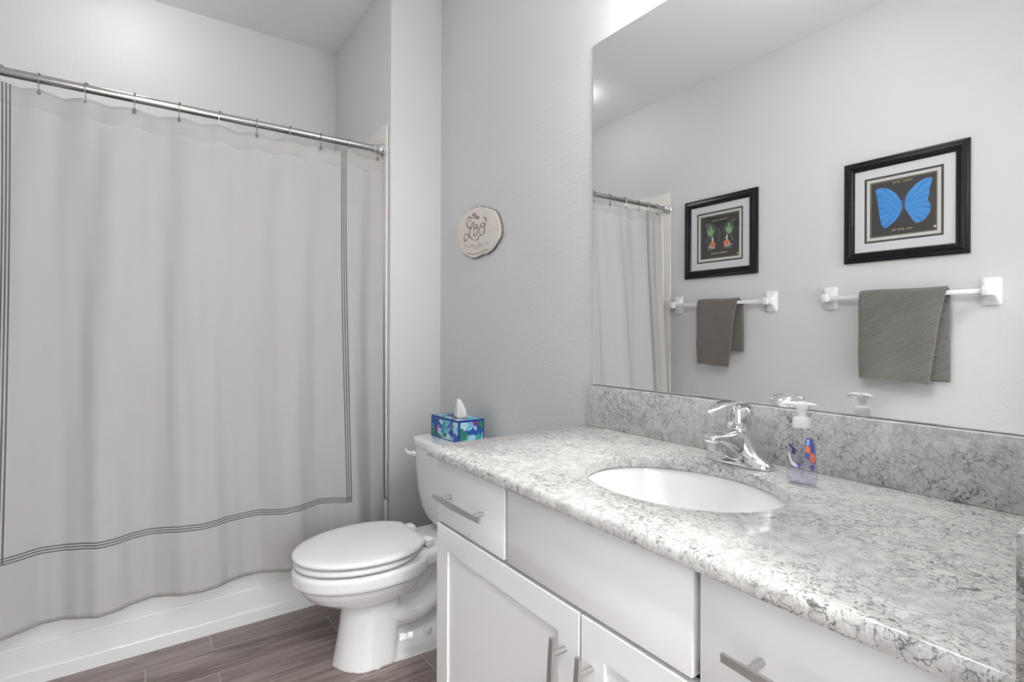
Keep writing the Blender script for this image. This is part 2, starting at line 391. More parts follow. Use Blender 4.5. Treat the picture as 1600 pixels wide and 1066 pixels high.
# ================================================================== TUB, SURROUND
def build_tub():
    t = thing('bathtub', 'white alcove bathtub with a ridged apron behind the hanging curtain', 'bathtub', (-2.7, .17, 0))
    y0, y1 = YO+.003, YT-.003
    prof = [(-2.283, 0), (-2.283, .044), (-2.285, .048), (-2.2895, .050), (-2.2900, .127), (-2.292, .131), (-2.295, .132), (-2.300, .345), (-2.302, .365), (-2.306, .376), (-2.314, .380), (-2.36, .380)]
    bm = NB(); V = [[bm.verts.new((x, y, z)) for x, z in prof] for y in (y0, y1)]
    for i in range(len(prof)-1): bm.faces.new((V[0][i], V[0][i+1], V[1][i+1], V[1][i]))
    # rim and basin
    def rr(x0, x1, ya, yb, r, z, n=6):
        pts = []
        for cx, cy, a0 in ((x1-r, yb-r, 0), (x0+r, yb-r, PI/2), (x0+r, ya+r, PI), (x1-r, ya+r, 1.5*PI)):
            for k in range(n+1):
                a = a0+k*PI/2/n; pts.append((cx+r*math.cos(a), cy+r*math.sin(a), z))
        return pts
    xb = XB+.004
    rings(bm, [rr(xb, -2.36, y0, y1, .002, .380), rr(xb+.055, -2.365, y0+.09, y1-.07, .12, .380), rr(xb+.062, -2.374, y0+.10, y1-.08, .12, .370),
               rr(xb+.10, -2.41, y0+.16, y1-.12, .11, .14), rr(xb+.15, -2.46, y0+.22, y1-.17, .09, .09)], cap0=False)
    fixn(bm); obj('basin', bm, M['acryl'], t, angle=25)
    bm = NB(); lathe(bm, [(.0, .0), (.026, 0), (.026, .003), (.012, .005), (0, .005)], (-2.74, .60, .091)); obj('drain', fixn(bm), M['chrome'], t)
build_tub()
def build_surround():
    t = thing('tub_surround', 'cream white acrylic surround panels on the walls above the tub', 'tub surround', (-2.7, .17, .384))
    z0, z1 = .384, 2.085; x0, x1 = XB+.002, -2.306
    obj('end_panel', B(((x0, YT-.012, z0), (x1, YT-.0015, z1)), bev=.004), M['surround'], t)
    obj('end_panel', B(((x0, YO+.0015, z0), (x1-.02, YO+.012, z1)), bev=.004), M['surround'], t)
    obj('back_panel', B(((x0, YO+.014, z0), (x0+.011, YT-.014, z1)), bev=.003), M['surround'], t)
build_surround()

# ================================================================== ROD, HOOKS, CURTAIN, LINER
RX, RZ = -2.342, 1.974
def build_rod():
    t = thing('shower_curtain_rod', 'chrome tension rod spanning the tub alcove above the curtain', 'curtain rod', (RX, .17, RZ))
    bm = NB(); cyl(bm, (RX, YO+.035, RZ), (RX, YT-.035, RZ), .0145, 24); obj('rod', fixn(bm), M['rod'], t)
    for y, s in ((YT-.0125, -1), (YO+.0125, 1)):
        bm = NB()
        lathe(bm, [(0, 0), (.028, 0), (.030, s*.004), (.026, s*.010), (.019, s*.013), (.0175, s*.018), (.0225, s*.022), (.0225, s*.027), (.0175, s*.031), (.0175, s*.036), (.020, s*.040), (.020, s*.044), (.015, s*.050)], (RX, y, RZ), axis='y')
        obj('end_flange', fixn(bm), M['chrome'], t)
build_rod()
HY = [-.452, -.362, -.270, -.146, -.012, .125, .258, .388, .516, .639, .763, .893]
def phase_pts():
    # (y, phase): places where the cloth runs outwards fastest
    return [(-.60, -2.0), (-.42, -1.0), (-.155, 0), (.105, 1), (.44, 2), (.70, 3), (.95, 4.1)]
def phase(y):
    P = phase_pts()
    for (a, p), (b, q) in zip(P, P[1:]):
        if y <= b or b == P[-1][0]:
            t = (y-a)/(b-a); return p+(q-p)*t
def curtain_x(y, z):
    zt = max(0, min(1, (z-.16)/(1.94-.16)))
    mean = RX + (1-zt)**1.15*.098 + .004
    if y > .80: mean -= (y-.80)/.13*(1-zt)*.045
    A = .0065 + .021*(1-zt)**.8
    edge = min(1, (y+.50)/.06, 1 if y < .86 else max(.35, (.93-y)/.07))
    w = math.sin(2*PI*phase(y + .010*math.sin(3*z)))
    w2 = .0035*math.sin(2*PI*(y*9.1+.3*math.sin(2.1*z)))*(.35+.65*zt) + .002*math.sin(2*PI*(y*17+z*.4))*(1-zt)
    # small gathers fan out below each hook
    g = 0
    for h in HY:
        d = (y-h)/.028; g += math.exp(-d*d)
    g *= .006*max(0, (zt-.80)/.20)
    return mean + (A*w + w2)*max(.2, edge) + g
def build_curtain():
    bm = NB(); uvl = bm.loops.layers.uv.new('UVMap'); ny, nz = 420, 90
    rows = []
    for j in range(nz+1):
        t = j/nz; row = []
        for i in range(ny+1):
            s = i/ny; y = -.495 + (.925+.495)*s
            zt = 1.936
            near = min(abs(y-h) for h in HY); zt -= .011*min(1, near/.06)**1.5
            zb = .196
            z = zb + (zt-zb)*t
            yy = y
            if s > .9: yy -= (s-.9)/.1*(1-t)*.020
            row.append((bm.verts.new((curtain_x(y, z), yy + .004*math.sin(z*2.2+y*3), z)), y, z + (1.936-zt)*t))
        rows.append(row)
    for a, b in zip(rows, rows[1:]):
        for i in range(ny):
            q = (a[i], a[i+1], b[i+1], b[i]); f = bm.faces.new([k[0] for k in q])
            for lp, k in zip(f.loops, q): lp[uvl].uv = (k[1], k[2])
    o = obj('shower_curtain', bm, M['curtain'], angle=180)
    mods(o, ('SOLIDIFY', dict(thickness=.0022, offset=0)))
    tag(o, 'pale grey fabric shower curtain with triple dark border stripes hanging over the tub', 'shower curtain')
    # liner
    bm = NB(); rows = []
    for j in range(41):
        t = j/40; z = .30 + (1.93-.30)*t; row = []
        for i in range(241):
            s = i/240; y0 = -.548-.022*min(1, (1-t)*5); y = y0 + (.888-y0)*s
            x = RX - .022 - .026*(1-t) + .007*math.sin(2*PI*y*6.3+.7) + (.014*math.exp(-((y+.555)/.02)**2)*(1-.6*t))
            row.append(bm.verts.new((x, y, z - .010*max(0, (t-.9)*10)*abs(math.sin(PI*y*7.6)))))
        rows.append(row)
    for a, b in zip(rows, rows[1:]):
        for i in range(240): bm.faces.new((a[i], a[i+1], b[i+1], b[i]))
    o = obj('shower_liner', bm, M['liner'], angle=180); mods(o, ('SOLIDIFY', dict(thickness=.001, offset=0)))
    tag(o, 'thin cream liner hanging inside the tub just behind the grey curtain', 'curtain liner')
build_curtain()
def build_hooks():
    def bmh():
        bm = NB(); pts = [(-.012, 0, -.004), (-.0165, 0, .004), (-.013, 0, .014), (0, 0, .0185), (.0125, 0, .015), (.0175, 0, .004), (.0155, 0, -.012), (.0105, 0, -.026), (.009, 0, -.038), (.011, 0, -.047)]
        tube(bm, spline(pts, 4), .0019, 8)
        lathe(bm, [(0, -.058), (.0040, -.056), (.0060, -.051), (.0042, -.044), (.0022, -.037), (0, -.036)], (.0105, 0, 0), 12)
        return fixn(bm)
    names = ['leftmost in view, beside the left stripes', 'second from the left in view', 'third from the left in view', 'fourth from the left in view', 'fifth from the left in view', 'sixth from the left in view', 'seventh from the left in view', 'eighth from the left in view', 'ninth from the left, beside the right stripes', 'rightmost, next to the end flange']
    first = obj('shower_hook', bmh(), M['hookm'])
    for i, y in enumerate(HY):
        o = first if i == 0 else first.copy()
        if i: SC.collection.objects.link(o)
        o.location = (RX, y, RZ); o.rotation_euler = (0, 0, random.uniform(-.5, .15))
        lab = ('chrome curtain hook seen only in the mirror, nearest the far flange' if i == 0 else 'chrome curtain hook seen only in the mirror, second from the far flange') if i < 2 else 'chrome shower curtain hook on the rod, ' + names[i-2]
        tag(o, lab, 'curtain hook', 'chrome hooks along the curtain rod')
build_hooks()

# ================================================================== TOILET
TX = -1.835
def egg(cx, y0, y1, hw, z, n=40, sq=2.0, back=2.6, bulge=.0):
    """egg outline: rounded front (y0), squarer back (y1)"""
    ym = y0 + (y1-y0)*.56; pts = []
    for k in range(n):
        a = 2*PI*k/n; c, s = math.cos(a), math.sin(a)
        e = back if s > 0 else sq
        x = abs(c)**(2/e)*(1 if c >= 0 else -1)*hw
        y = abs(s)**(2/e)*(1 if s >= 0 else -1)*((y1-ym) if s > 0 else (ym-y0))
        pts.append((cx+x, ym+y, z))
    return pts
def settle(bm):
    # bring the upper bowl, seat and lid to the toilet's real height and reach
    for v in bm.verts:
        w = max(0, min(1, v.co.z/.2)); k = .025*w
        v.co.x = TX+(v.co.x-TX)*(1+.012*w); v.co.y *= 1+k; v.co.z -= (1.143-v.co.z)*k
    return bm
def build_toilet():
    t = thing('toilet', 'white two-piece toilet with closed lid standing between curtain and vanity', 'toilet', (TX, .85, 0))
    bm = NB()
    # bowl shell
    rings(bm, [egg(TX, .430, .840, .158, .3725), egg(TX, .413, .850, .175, .3725), egg(TX, .406, .852, .181, .3695), egg(TX, .403, .853, .184, .362), egg(TX, .404, .852, .184, .332), egg(TX, .407, .850, .181, .326),
               egg(TX, .420, .843, .170, .321), egg(TX, .429, .835, .162, .300), egg(TX, .452, .815, .146, .273), egg(TX, .490, .79, .120, .250), egg(TX, .53, .77, .095, .236), egg(TX, .56, .76, .07, .225)])
    # front column
    rings(bm, [egg(TX, .566, .745, .094, .245, back=5), egg(TX, .563, .745, .090, .20, back=5), egg(TX, .558, .745, .097, .10, back=5), egg(TX, .552, .745, .105, .03, back=5), egg(TX, .549, .745, .109, 0, back=5)])
    # rear spine, foot and deck
    box(bm, (TX-.055, .70, 0), (TX+.055, 1.08, .37), .02, 3)
    rings(bm, [egg(TX, .60, 1.10, .108, 0, back=5), egg(TX, .60, 1.10, .104, .035, back=5), egg(TX, .61, 1.095, .092, .060, back=5), egg(TX, .62, 1.09, .066, .085, back=5)])
    box(bm, (TX-.125, .78, .325), (TX+.125, 1.09, .384), .018, 3)
    rings(bm, [egg(TX, .80, 1.08, .11, .335, back=4), egg(TX, .82, 1.08, .085, .27, back=4), egg(TX, .84, 1.08, .07, .20, back=4)])
    for s in (-1, 1):   # trapway bulges
        x = TX+s*.052
        tube(bm, spline([(x-s*.02, .66, .235), (x, .72, .175), (x+s*.004, .79, .150), (x+s*.004, .86, .175), (x+s*.002, .925, .245), (x-s*.01, .965, .33)], 6), .040, 14)
        tube(bm, spline([(x-s*.01, .72, .30), (x-s*.002, .775, .255), (x, .83, .275), (x-s*.005, .87, .335)], 5), .032, 14)
        tube(bm, spline([(x-s*.03, .95, .33), (x-s*.02, 1.0, .2), (x-s*.02, 1.02, .05)], 5), .045, 12)
    o = obj('bowl', fixn(settle(bm)), M['porc'], t, angle=180)
    mods(o, ('REMESH', dict(mode='VOXEL', voxel_size=.0042, use_smooth_shade=True)), ('SMOOTH', dict(factor=.6, iterations=5)))
    # caulk/grout ring on floor
    bm = NB(); rings(bm, [egg(TX, .5465, 1.11, .1125, .0005, back=4), egg(TX, .548, 1.108, .110, .004, back=4)]); obj('floor_caulk', fixn(bm), M['caulk'], t)
    # seat ring
    bm = NB(); rings(bm, [egg(TX, .428, .815, .160, .379, back=2), egg(TX, .416, .825, .172, .3795, back=2), egg(TX, .411, .828, .177, .380, back=2), egg(TX, .4085, .83, .180, .386, back=2), egg(TX, .4095, .83, .179, .392, back=2), egg(TX, .413, .826, .175, .3955, back=2), egg(TX, .430, .812, .158, .3960, back=2), egg(TX, .440, .80, .148, .397, back=2)])
    obj('seat', fixn(settle(bm)), M['seat'], t, angle=180)
    # lid: slightly domed, straight cut back
    def lid(z, k):
        pts = []
        for x, y, zz in egg(TX, .404+k, .851, .1865-k, z, n=64, back=2.0):
            pts.append((x, min(y, .823-k*.5), zz))
        return pts
    bm = NB(); rs = [lid(.4045, .040), lid(.4045, .022), lid(.4045, .006), lid(.4052, .003), lid(.408, .001), lid(.413, 0), lid(.418, .003), lid(.4212, .010), lid(.4235, .025), lid(.4245, .06)]
    V = rings(bm, rs, cap1=True); obj('lid', fixn(settle(bm)), M['seat'], t, angle=60)
    for s in (-1, 1):
        bm = NB(); box(bm, (TX+s*.075-.022, .826, .386), (TX+s*.075+.022, .858, .414), .008, 3); obj('hinge', settle(bm), M['seat'], t)
        bm = NB(); lathe(bm, [(0, 0), (.004, 0), (.005, .003), (.0045, .006), (0, .007)], (TX+s*.105, .835, .385), 12); obj('seat_bumper', fixn(settle(bm)), M['seat'], t)
        bm = NB(); lathe(bm, [(.015, 0), (.015, .008), (.012, .016), (.006, .020), (0, .021)], (TX+s*.084, .86, .056), 20); obj('bolt_cap', fixn(bm), M['porc'], t)
    # tank
    def tk(z, hw, yf, yb, e=5, n=56):
        ym = (yf+yb)/2; hy = (yb-yf)/2; pts = []
        for k in range(n):
            a = 2*PI*k/n; c, s = math.cos(a), math.sin(a)
            pts.append((TX+abs(c)**(2/e)*(1 if c >= 0 else -1)*hw, ym+abs(s)**(2/e)*(1 if s >= 0 else -1)*hy, z))
        return pts
    bm = NB(); yb = YW-.012
    rings(bm, [tk(.372, 0.0950, 0.9880, yb-.03, 3), tk(.376, 0.1200, 0.9680, yb-.015, 3), tk(.386, 0.1450, 0.9510, yb-.008, 3.2), tk(.406, 0.1700, 0.9390, yb, 3.6), tk(.44, 0.1920, 0.9310, yb, 4), tk(.50, 0.2080, 0.9260, yb, 4.5),
               tk(.58, 0.2160, 0.9220, yb), tk(.674, 0.2220, 0.9180, yb), tk(.676, 0.2100, 0.9230, yb)])
    o = obj('tank', fixn(bm), M['porc'], t, angle=60)
    bm = NB()
    rings(bm, [tk(.672, 0.2180, 0.9290, yb, 6), tk(.673, 0.2245, 0.9210, yb, 6), tk(.678, 0.2275, 0.9180, yb, 6), tk(.698, 0.2280, 0.9175, yb, 6), tk(.706, 0.2255, 0.9200, yb, 6), tk(.7095, 0.2190, 0.9270, yb-.005, 6), tk(.7105, 0.2010, 0.9470, yb-.02, 6)])
    obj('tank_lid', fixn(bm), M['porc'], t, angle=60)
    bm = NB(); lathe(bm, [(.014, 0), (.014, -.006), (.011, -.012), (.008, -.016), (0, -.016)], (TX-.176, .930, .643), 18, axis='y')
    tube(bm, spline([(TX-.176, .914, .643), (TX-.190, .906, .645), (TX-.204, .905, .648), (TX-.218, .908, .651)], 4), [(.0055, .008)]*12+[(.006, .009)], 12)
    obj('flush_lever', fixn(bm), M['porc'], t)['label'] = 'white flush lever at the upper left of the tank'
    bm = NB(); lathe(bm, [(.018, 0), (.018, -.003), (0, -.003)], (TX-.176, .9285, .643), 18, axis='y'); obj('lever_collar', fixn(bm), M['nickel'], t)
build_toilet()

# ================================================================== TISSUE BOX
def build_tissue():
    t = thing('tissue_box', 'blue tropical print tissue box with a tissue sticking out on the toilet tank', 'tissue box', (-1.89, 1.06, .7105))
    Lx, Ly, Hh = .209, .117, .0855
    R = Matrix.Translation((-1.789, 1.009, .7108)) @ Matrix.Rotation(math.radians(3.5), 4, 'Z')
    def bx(a, b, bev=.0008):
        bm = NB(); box(bm, a, b, bev, 1); bmesh.ops.transform(bm, matrix=R, verts=bm.verts); return bm
    obj('carton', bx((-Lx, 0, 0), (0, Ly, Hh)), M['print'], t, smooth=False)
    # blue printed edges
    bm = NB(); e = .0055; o_ = .0006
    for a, b in (((-Lx-o_, -o_, -.0002), (-Lx+e, .002, Hh+o_)), ((-e, -o_, 0), (o_, e, Hh+o_)), ((-Lx, -o_, Hh-e-.001), (0, .002, Hh+o_)), ((-Lx, -o_, 0), (0, .002, .003)),
                 ((-.002, 0, Hh-e-.001), (o_, Ly+o_, Hh+o_)), ((-.002, Ly-.004, 0), (o_, Ly+o_, Hh)), ((-.002, 0, 0), (o_, Ly, .003)), ((-Lx-o_, 0, Hh-e), (-Lx+.002, Ly, Hh+o_))):
        box(bm, a, b)
    bmesh.ops.transform(bm, matrix=R, verts=bm.verts); obj('printed_border', bm, M['blue'], t, smooth=False)
    bm = NB(); n = 24
    top = [bm.verts.new(((-Lx/2+.066*math.cos(2*PI*k/n)), Ly/2+.026*math.sin(2*PI*k/n), Hh+.0009)) for k in range(n)]; bm.faces.new(top)
    bmesh.ops.transform(bm, matrix=R, verts=bm.verts); obj('opening_shade', bm, M['moth_dark'], t, smooth=False)  # flat dark disc paints the shade inside the slot
    bm = NB(); rs = []
    for j, (h, w) in enumerate([(0, .034), (.012, .038), (.026, .036), (.040, .030), (.054, .021), (.066, .010), (.072, .002)]):
        rs.append([(-Lx/2+.012-.10*h+math.cos(a)*w*(1+.22*math.sin(3*a+j*.5))+.006*h/.07, Ly/2+math.sin(a)*(.012-.008*h/.07)+.005*math.sin(2*a+j*.2)+.003*math.sin(7*a)*(1-h/.08), Hh+h) for a in [2*PI*k/22 for k in range(22)]])
    rings(bm, rs); bmesh.ops.transform(bm, matrix=R, verts=bm.verts); obj('tissue', fixn(bm), M['tissue'], t, angle=40)
build_tissue()

# ================================================================== VANITY
YD = .6284      # face of doors and drawers
def pull(length, vertical, c, parent):
    """bowed flat bar pull on two round posts; c = centre on the door face"""
    bm = NB(); n = 14; rs = []
    for i in range(n+1):
        s = -1+2*i/n; off = .031+.0045*(1-s*s); q = s*length/2
        w, th = .0060-.0009*abs(s), .0030
        ring = [(q, -off-th, -w), (q, -off-th*.6, -w-.0004), (q, -off+th, -w), (q, -off+th, w), (q, -off-th*.6, w+.0004), (q, -off-th, w)]
        rs.append(ring)
    rings(bm, rs)
    for s in (-1, 1):
        cyl(bm, (s*length*.34, 0, 0), (s*length*.34, -.033, 0), .0050, 14)
    fixn(bm)
    if vertical: bmesh.ops.transform(bm, matrix=Matrix.Rotation(PI/2, 4, 'Y'), verts=bm.verts)
    bmesh.ops.transform(bm, matrix=Matrix.Translation(c), verts=bm.verts)
    return sub('handle', bm, M['nickel'], parent, angle=30)
def build_vanity():
    t = thing('vanity_cabinet', 'white shaker vanity cabinet with bar pulls beneath the quartz counter', 'cabinet', (-.668, .9, 0))
    x0, x1 = -1.2345, XR-.002; zt = .8245
    bm = NB()
    box(bm, (x0, .650, .10), (x0+.018, YW-.002, zt)); box(bm, (x1-.018, .65, .10), (x1, YW-.002, zt))
    box(bm, (x0+.018, .69, .10), (x1-.018, YW-.002, .118)); box(bm, (x0+.018, YW-.012, .118), (x1-.018, YW-.002, zt))
    # face frame
    for a, b in (((x0, .650, .10), (x0+.04, .669, zt)), ((x1-.04, .650, .10), (x1, .669, zt)), ((x0, .65, .10), (x1, .669, .13)), ((x0, .65, zt-.03), (x1, .669, zt)), ((x0, .65, .64), (x1, .669, .68)),
                 ((-.94, .65, .64), (-.89, .669, zt)), ((-.475, .65, .64), (-.43, .669, zt)), ((-.71, .65, .10), (-.66, .669, .66))): box(bm, a, b)
    box(bm, (x0+.01, .72, 0), (x1, .735, .10)); box(bm, (x0+.01, .735, 0), (x0+.025, YW-.02, .10))
    obj('carcass', bm, M['cab'], t, smooth=False)
    def slab(name, xa, xb, za, zb):
        return obj(name, B(((xa, YD, za), (xb, .6495, zb)), bev=.0012), M['cab'], t)
    d1 = slab('drawer', x0+.008, -.9215, .6625, .8215); pull(.215, False, (-1.078, YD, .7375), d1)
    slab('false_drawer_front', -.9095, -.459, .6625, .8215)
    d2 = slab('drawer', -.446, x1-.006, .6625, .8215); pull(.215, False, (-.285, YD, .7375), d2)
    def door(xa, xb, za, zb, hx):
        bm = NB(); st = .056; r = .005
        outer = [(xa, za), (xb, za), (xb, zb), (xa, zb)]; inner = [(xa+st, za+st), (xb-st, za+st), (xb-st, zb-st), (xa+st, zb-st)]
        e = .0012
        def ring(P, y): return [(x, y, z) for x, z in P]
        def ins(P, k): 
            return [(P[0][0]+k, P[0][1]+k), (P[1][0]-k, P[1][1]+k), (P[2][0]-k, P[2][1]-k), (P[3][0]+k, P[3][1]-k)]
        rings(bm, [ring(outer, .6495), ring(outer, YD+e), ring(ins(outer, e), YD), ring(inner, YD), ring(ins(inner, .0004), YD+r)])
        o = obj('door', fixn(bm), M['cab'], t, smooth=False)
        pull(.180, True, (hx, YD, .513), o)
    door(x0+.008, -.6895, .115, .6535, -.7245)
    door(-.6845, x1-.006, .115, .6535, -.6565)
build_vanity()

SCX, SCY, SAX, SAY = -.673, .878, .203, .163
def build_counter():
    """slab with bullnose front/left edge and an oval sink cut-out"""
    x0, x1, y0, y1 = -1.2365, XR-.001, .6020, YW-.001; zt, zb = ZC, .8250
    n = 96; bm = NB()
    def outer_pt(a):
        # point on rectangle boundary in direction a from the sink centre
        c, s = math.cos(a), math.sin(a); t = 1e9
        if c > 1e-9: t = min(t, (x1-SCX)/c)
        if c < -1e-9: t = min(t, (x0-SCX)/c)
        if s > 1e-9: t = min(t, (y1-SCY)/s)
        if s < -1e-9: t = min(t, (y0-SCY)/s)
        return (SCX+c*t, SCY+s*t)
    angs = [2*PI*k/n for k in range(n)] + [math.atan2(y-SCY, x-SCX) % (2*PI) for x in (x0, x1) for y in (y0, y1)]
    angs = sorted(set(round(a, 6) for a in angs))
    def rect(k, z):   # inset outline; rounded only on front and left
        pts = []
        for a in angs:
            x, y = outer_pt(a); x = max(x, x0+k); y = max(y, y0+k); pts.append((x, y, z))
        return pts
    def ov(k, z):
        return [(SCX+(SAX+k)*math.cos(a), SCY+(SAY+k)*math.sin(a), z) for a in
                [math.atan2(math.sin(a)*SAX, math.cos(a)*SAY) for a in angs]]
    r = .007
    rs = [ov(.004, zb), ov(0, zb+.003), ov(0, zt-.005), ov(.0015, zt-.0015), ov(.005, zt), rect(.010, zt), rect(.006, zt-.0013), rect(.0028, zt-.004), rect(.0008, zt-.0075), rect(0, zt-.011), rect(0, zb+.005), rect(.0015, zb+.0015), rect(.005, zb), ov(.004, zb)]
    V = rings(bm, rs, cap0=False, cap1=False); bmesh.ops.remove_doubles(bm, verts=bm.verts, dist=1e-5)
    fixn(bm)
    tag(obj('countertop', bm, M['quartz'], angle=40), 'polished grey veined quartz countertop with an oval sink cut-out', 'countertop')
    tag(obj('backsplash', B(((x0+.001, YS, ZC+.0003), (x1, YW-.001, .9757)), bev=.0015, seg=2), M['quartz']), 'grey quartz backsplash strip along the wall below the mirror', 'backsplash')
    tag(obj('side_splash', B(((-.1225, .6045, ZC+.0003), (XR-.0012, YS-.001, .9757)), bev=.0015, seg=2), M['quartz']), 'dark grey quartz side splash standing at the right end of the counter', 'backsplash')
build_counter()
def build_sink():
    t = thing('sink', 'oval white undermount basin set below the quartz counter', 'sink', (SCX, SCY, .70))
    bm = NB()
    def ov(f, z, k=0): return [(SCX+(SAX*f+k)*math.cos(a), SCY+(SAY*f+k)*math.sin(a), z) for a in [2*PI*q/64 for q in range(64)]]
    prof = [(1.0, .0, .8235, .030), (1.0, .0, .8245, .022), (1.0, .0, .8245, .006), (1.0, .0, .822, .004), (.99, 0, .81, 0), (.95, 0, .775, 0), (.86, 0, .735, 0), (.68, 0, .70, 0), (.45, 0, .682, 0), (.2, 0, .675, 0), (.12, 0, .673, 0)]
    rings(bm, [ov(f, z, k) for f, _, z, k in prof], cap0=False, cap1=True)
    bm.normal_update()
    o = obj('bowl', fixn(bm), M['porc'], t, angle=180); mods(o, ('SOLIDIFY', dict(thickness=.008, offset=-1)))
    bm = NB(); lathe(bm, [(0, 0), (.022, 0), (.022, .002), (.016, .003), (.014, .001), (0, .001)], (SCX, SCY, .6742), 28); obj('drain', fixn(bm), M['chrome'], t)
build_sink()

# ================================================================== FAUCET
def build_faucet():
    FX, FY = -.675, 1.088
    t = thing('faucet', 'chrome single-lever faucet on the counter behind the sink', 'faucet', (FX, FY, ZC))
    def se(hx, hy, z, e=2.2, n=36, dy=0):
        return [(FX+abs(math.cos(a))**(2/e)*(1 if math.cos(a) >= 0 else -1)*hx, FY+dy+abs(math.sin(a))**(2/e)*(1 if math.sin(a) >= 0 else -1)*hy, z) for a in [2*PI*k/n for k in range(n)]]
    bm = NB()
    rings(bm, [se(.076, .027, ZC, 2.6), se(.0775, .0285, ZC+.004, 2.6), se(.0765, .0275, ZC+.010, 2.5), se(.071, .0245, ZC+.015), se(.060, .023, ZC+.020), se(.048, .023, ZC+.027), se(.040, .0235, ZC+.036), se(.033, .024, ZC+.048), se(.0275, .024, ZC+.062), se(.0245, .0235, ZC+.076), se(.0235, .0235, ZC+.084), se(.018, .018, ZC+.086)])
    obj('body', fixn(bm), M['chrome'], t, angle=70)
    # spout reaches forward over the bowl, flat topped, hollowed beneath
    bm = NB(); rs = []
    for y, w, zt_, zb_ in ((FY+.005, .0225, .078, .004), (FY-.015, .0235, .080, .006), (FY-.032, .0235, .0795, .018), (FY-.050, .0225, .079, .036), (FY-.070, .021, .0785, .048), (FY-.088, .0195, .0785, .056), (FY-.100, .0175, .077, .058), (FY-.108, .0135, .074, .060), (FY-.112, .007, .070, .063)):
        cz = (zt_+zb_)/2; h = (zt_-zb_)/2
        rs.append([(FX+abs(math.cos(a))**.62*(1 if math.cos(a) >= 0 else -1)*w, y, ZC+cz+abs(math.sin(a))**.62*(1 if math.sin(a) >= 0 else -1)*h) for a in [2*PI*k/28 for k in range(28)]])
    rings(bm, rs); obj('spout', fixn(bm), M['chrome'], t, angle=60)
    bm = NB(); lathe(bm, [(.0, .040), (.0115, .040), (.0125, .043), (.0125, .056), (0, .056)], (FX, FY-.093, ZC+.003), 24); obj('aerator', fixn(bm), M['nickel'], t)
    # handle: dome plus lever arching forward
    bm = NB()
    lathe(bm, [(.0, .083), (.0250, .083), (.0262, .088), (.0262, .100), (.0255, .112), (.0235, .122), (.019, .130), (.010, .1345), (0, .1355)], (FX, FY, ZC), 32)
    obj('handle_hub', fixn(bm), M['chrome'], t)
    bm = NB(); P = [(FY+.030, .098, .012), (FY+.027, .112, .018), (FY+.016, .127, .023), (FY-.004, .1365, .0250), (FY-.030, .1395, .0225), (FY-.058, .1375, .0195), (FY-.082, .1325, .016), (FY-.100, .1275, .012), (FY-.107, .125, .006)]
    rs = []
    for i, (y, z, w) in enumerate(P):
        a, b = P[max(i-1, 0)], P[min(i+1, len(P)-1)]; d = Vector((0, b[0]-a[0], b[1]-a[1])).normalized(); nrm = Vector((0, -d.z, d.y))
        rs.append([(FX+math.cos(k*2*PI/20)*w, y+nrm.y*math.sin(k*2*PI/20)*.0038, ZC+z+nrm.z*math.sin(k*2*PI/20)*.0038) for k in range(20)])
    # keep section orientation consistent
    rings(bm, rs); obj('lever', fixn(bm), M['chrome'], t, angle=70)
    bm = NB(); cyl(bm, (FX, FY+.040, ZC), (FX, FY+.040, ZC+.03), .0022, 10); lathe(bm, [(0, .026), (.004, .028), (.005, .033), (.003, .038), (0, .039)], (FX, FY+.040, ZC), 14); obj('drain_rod', fixn(bm), M['chrome'], t)
build_faucet()

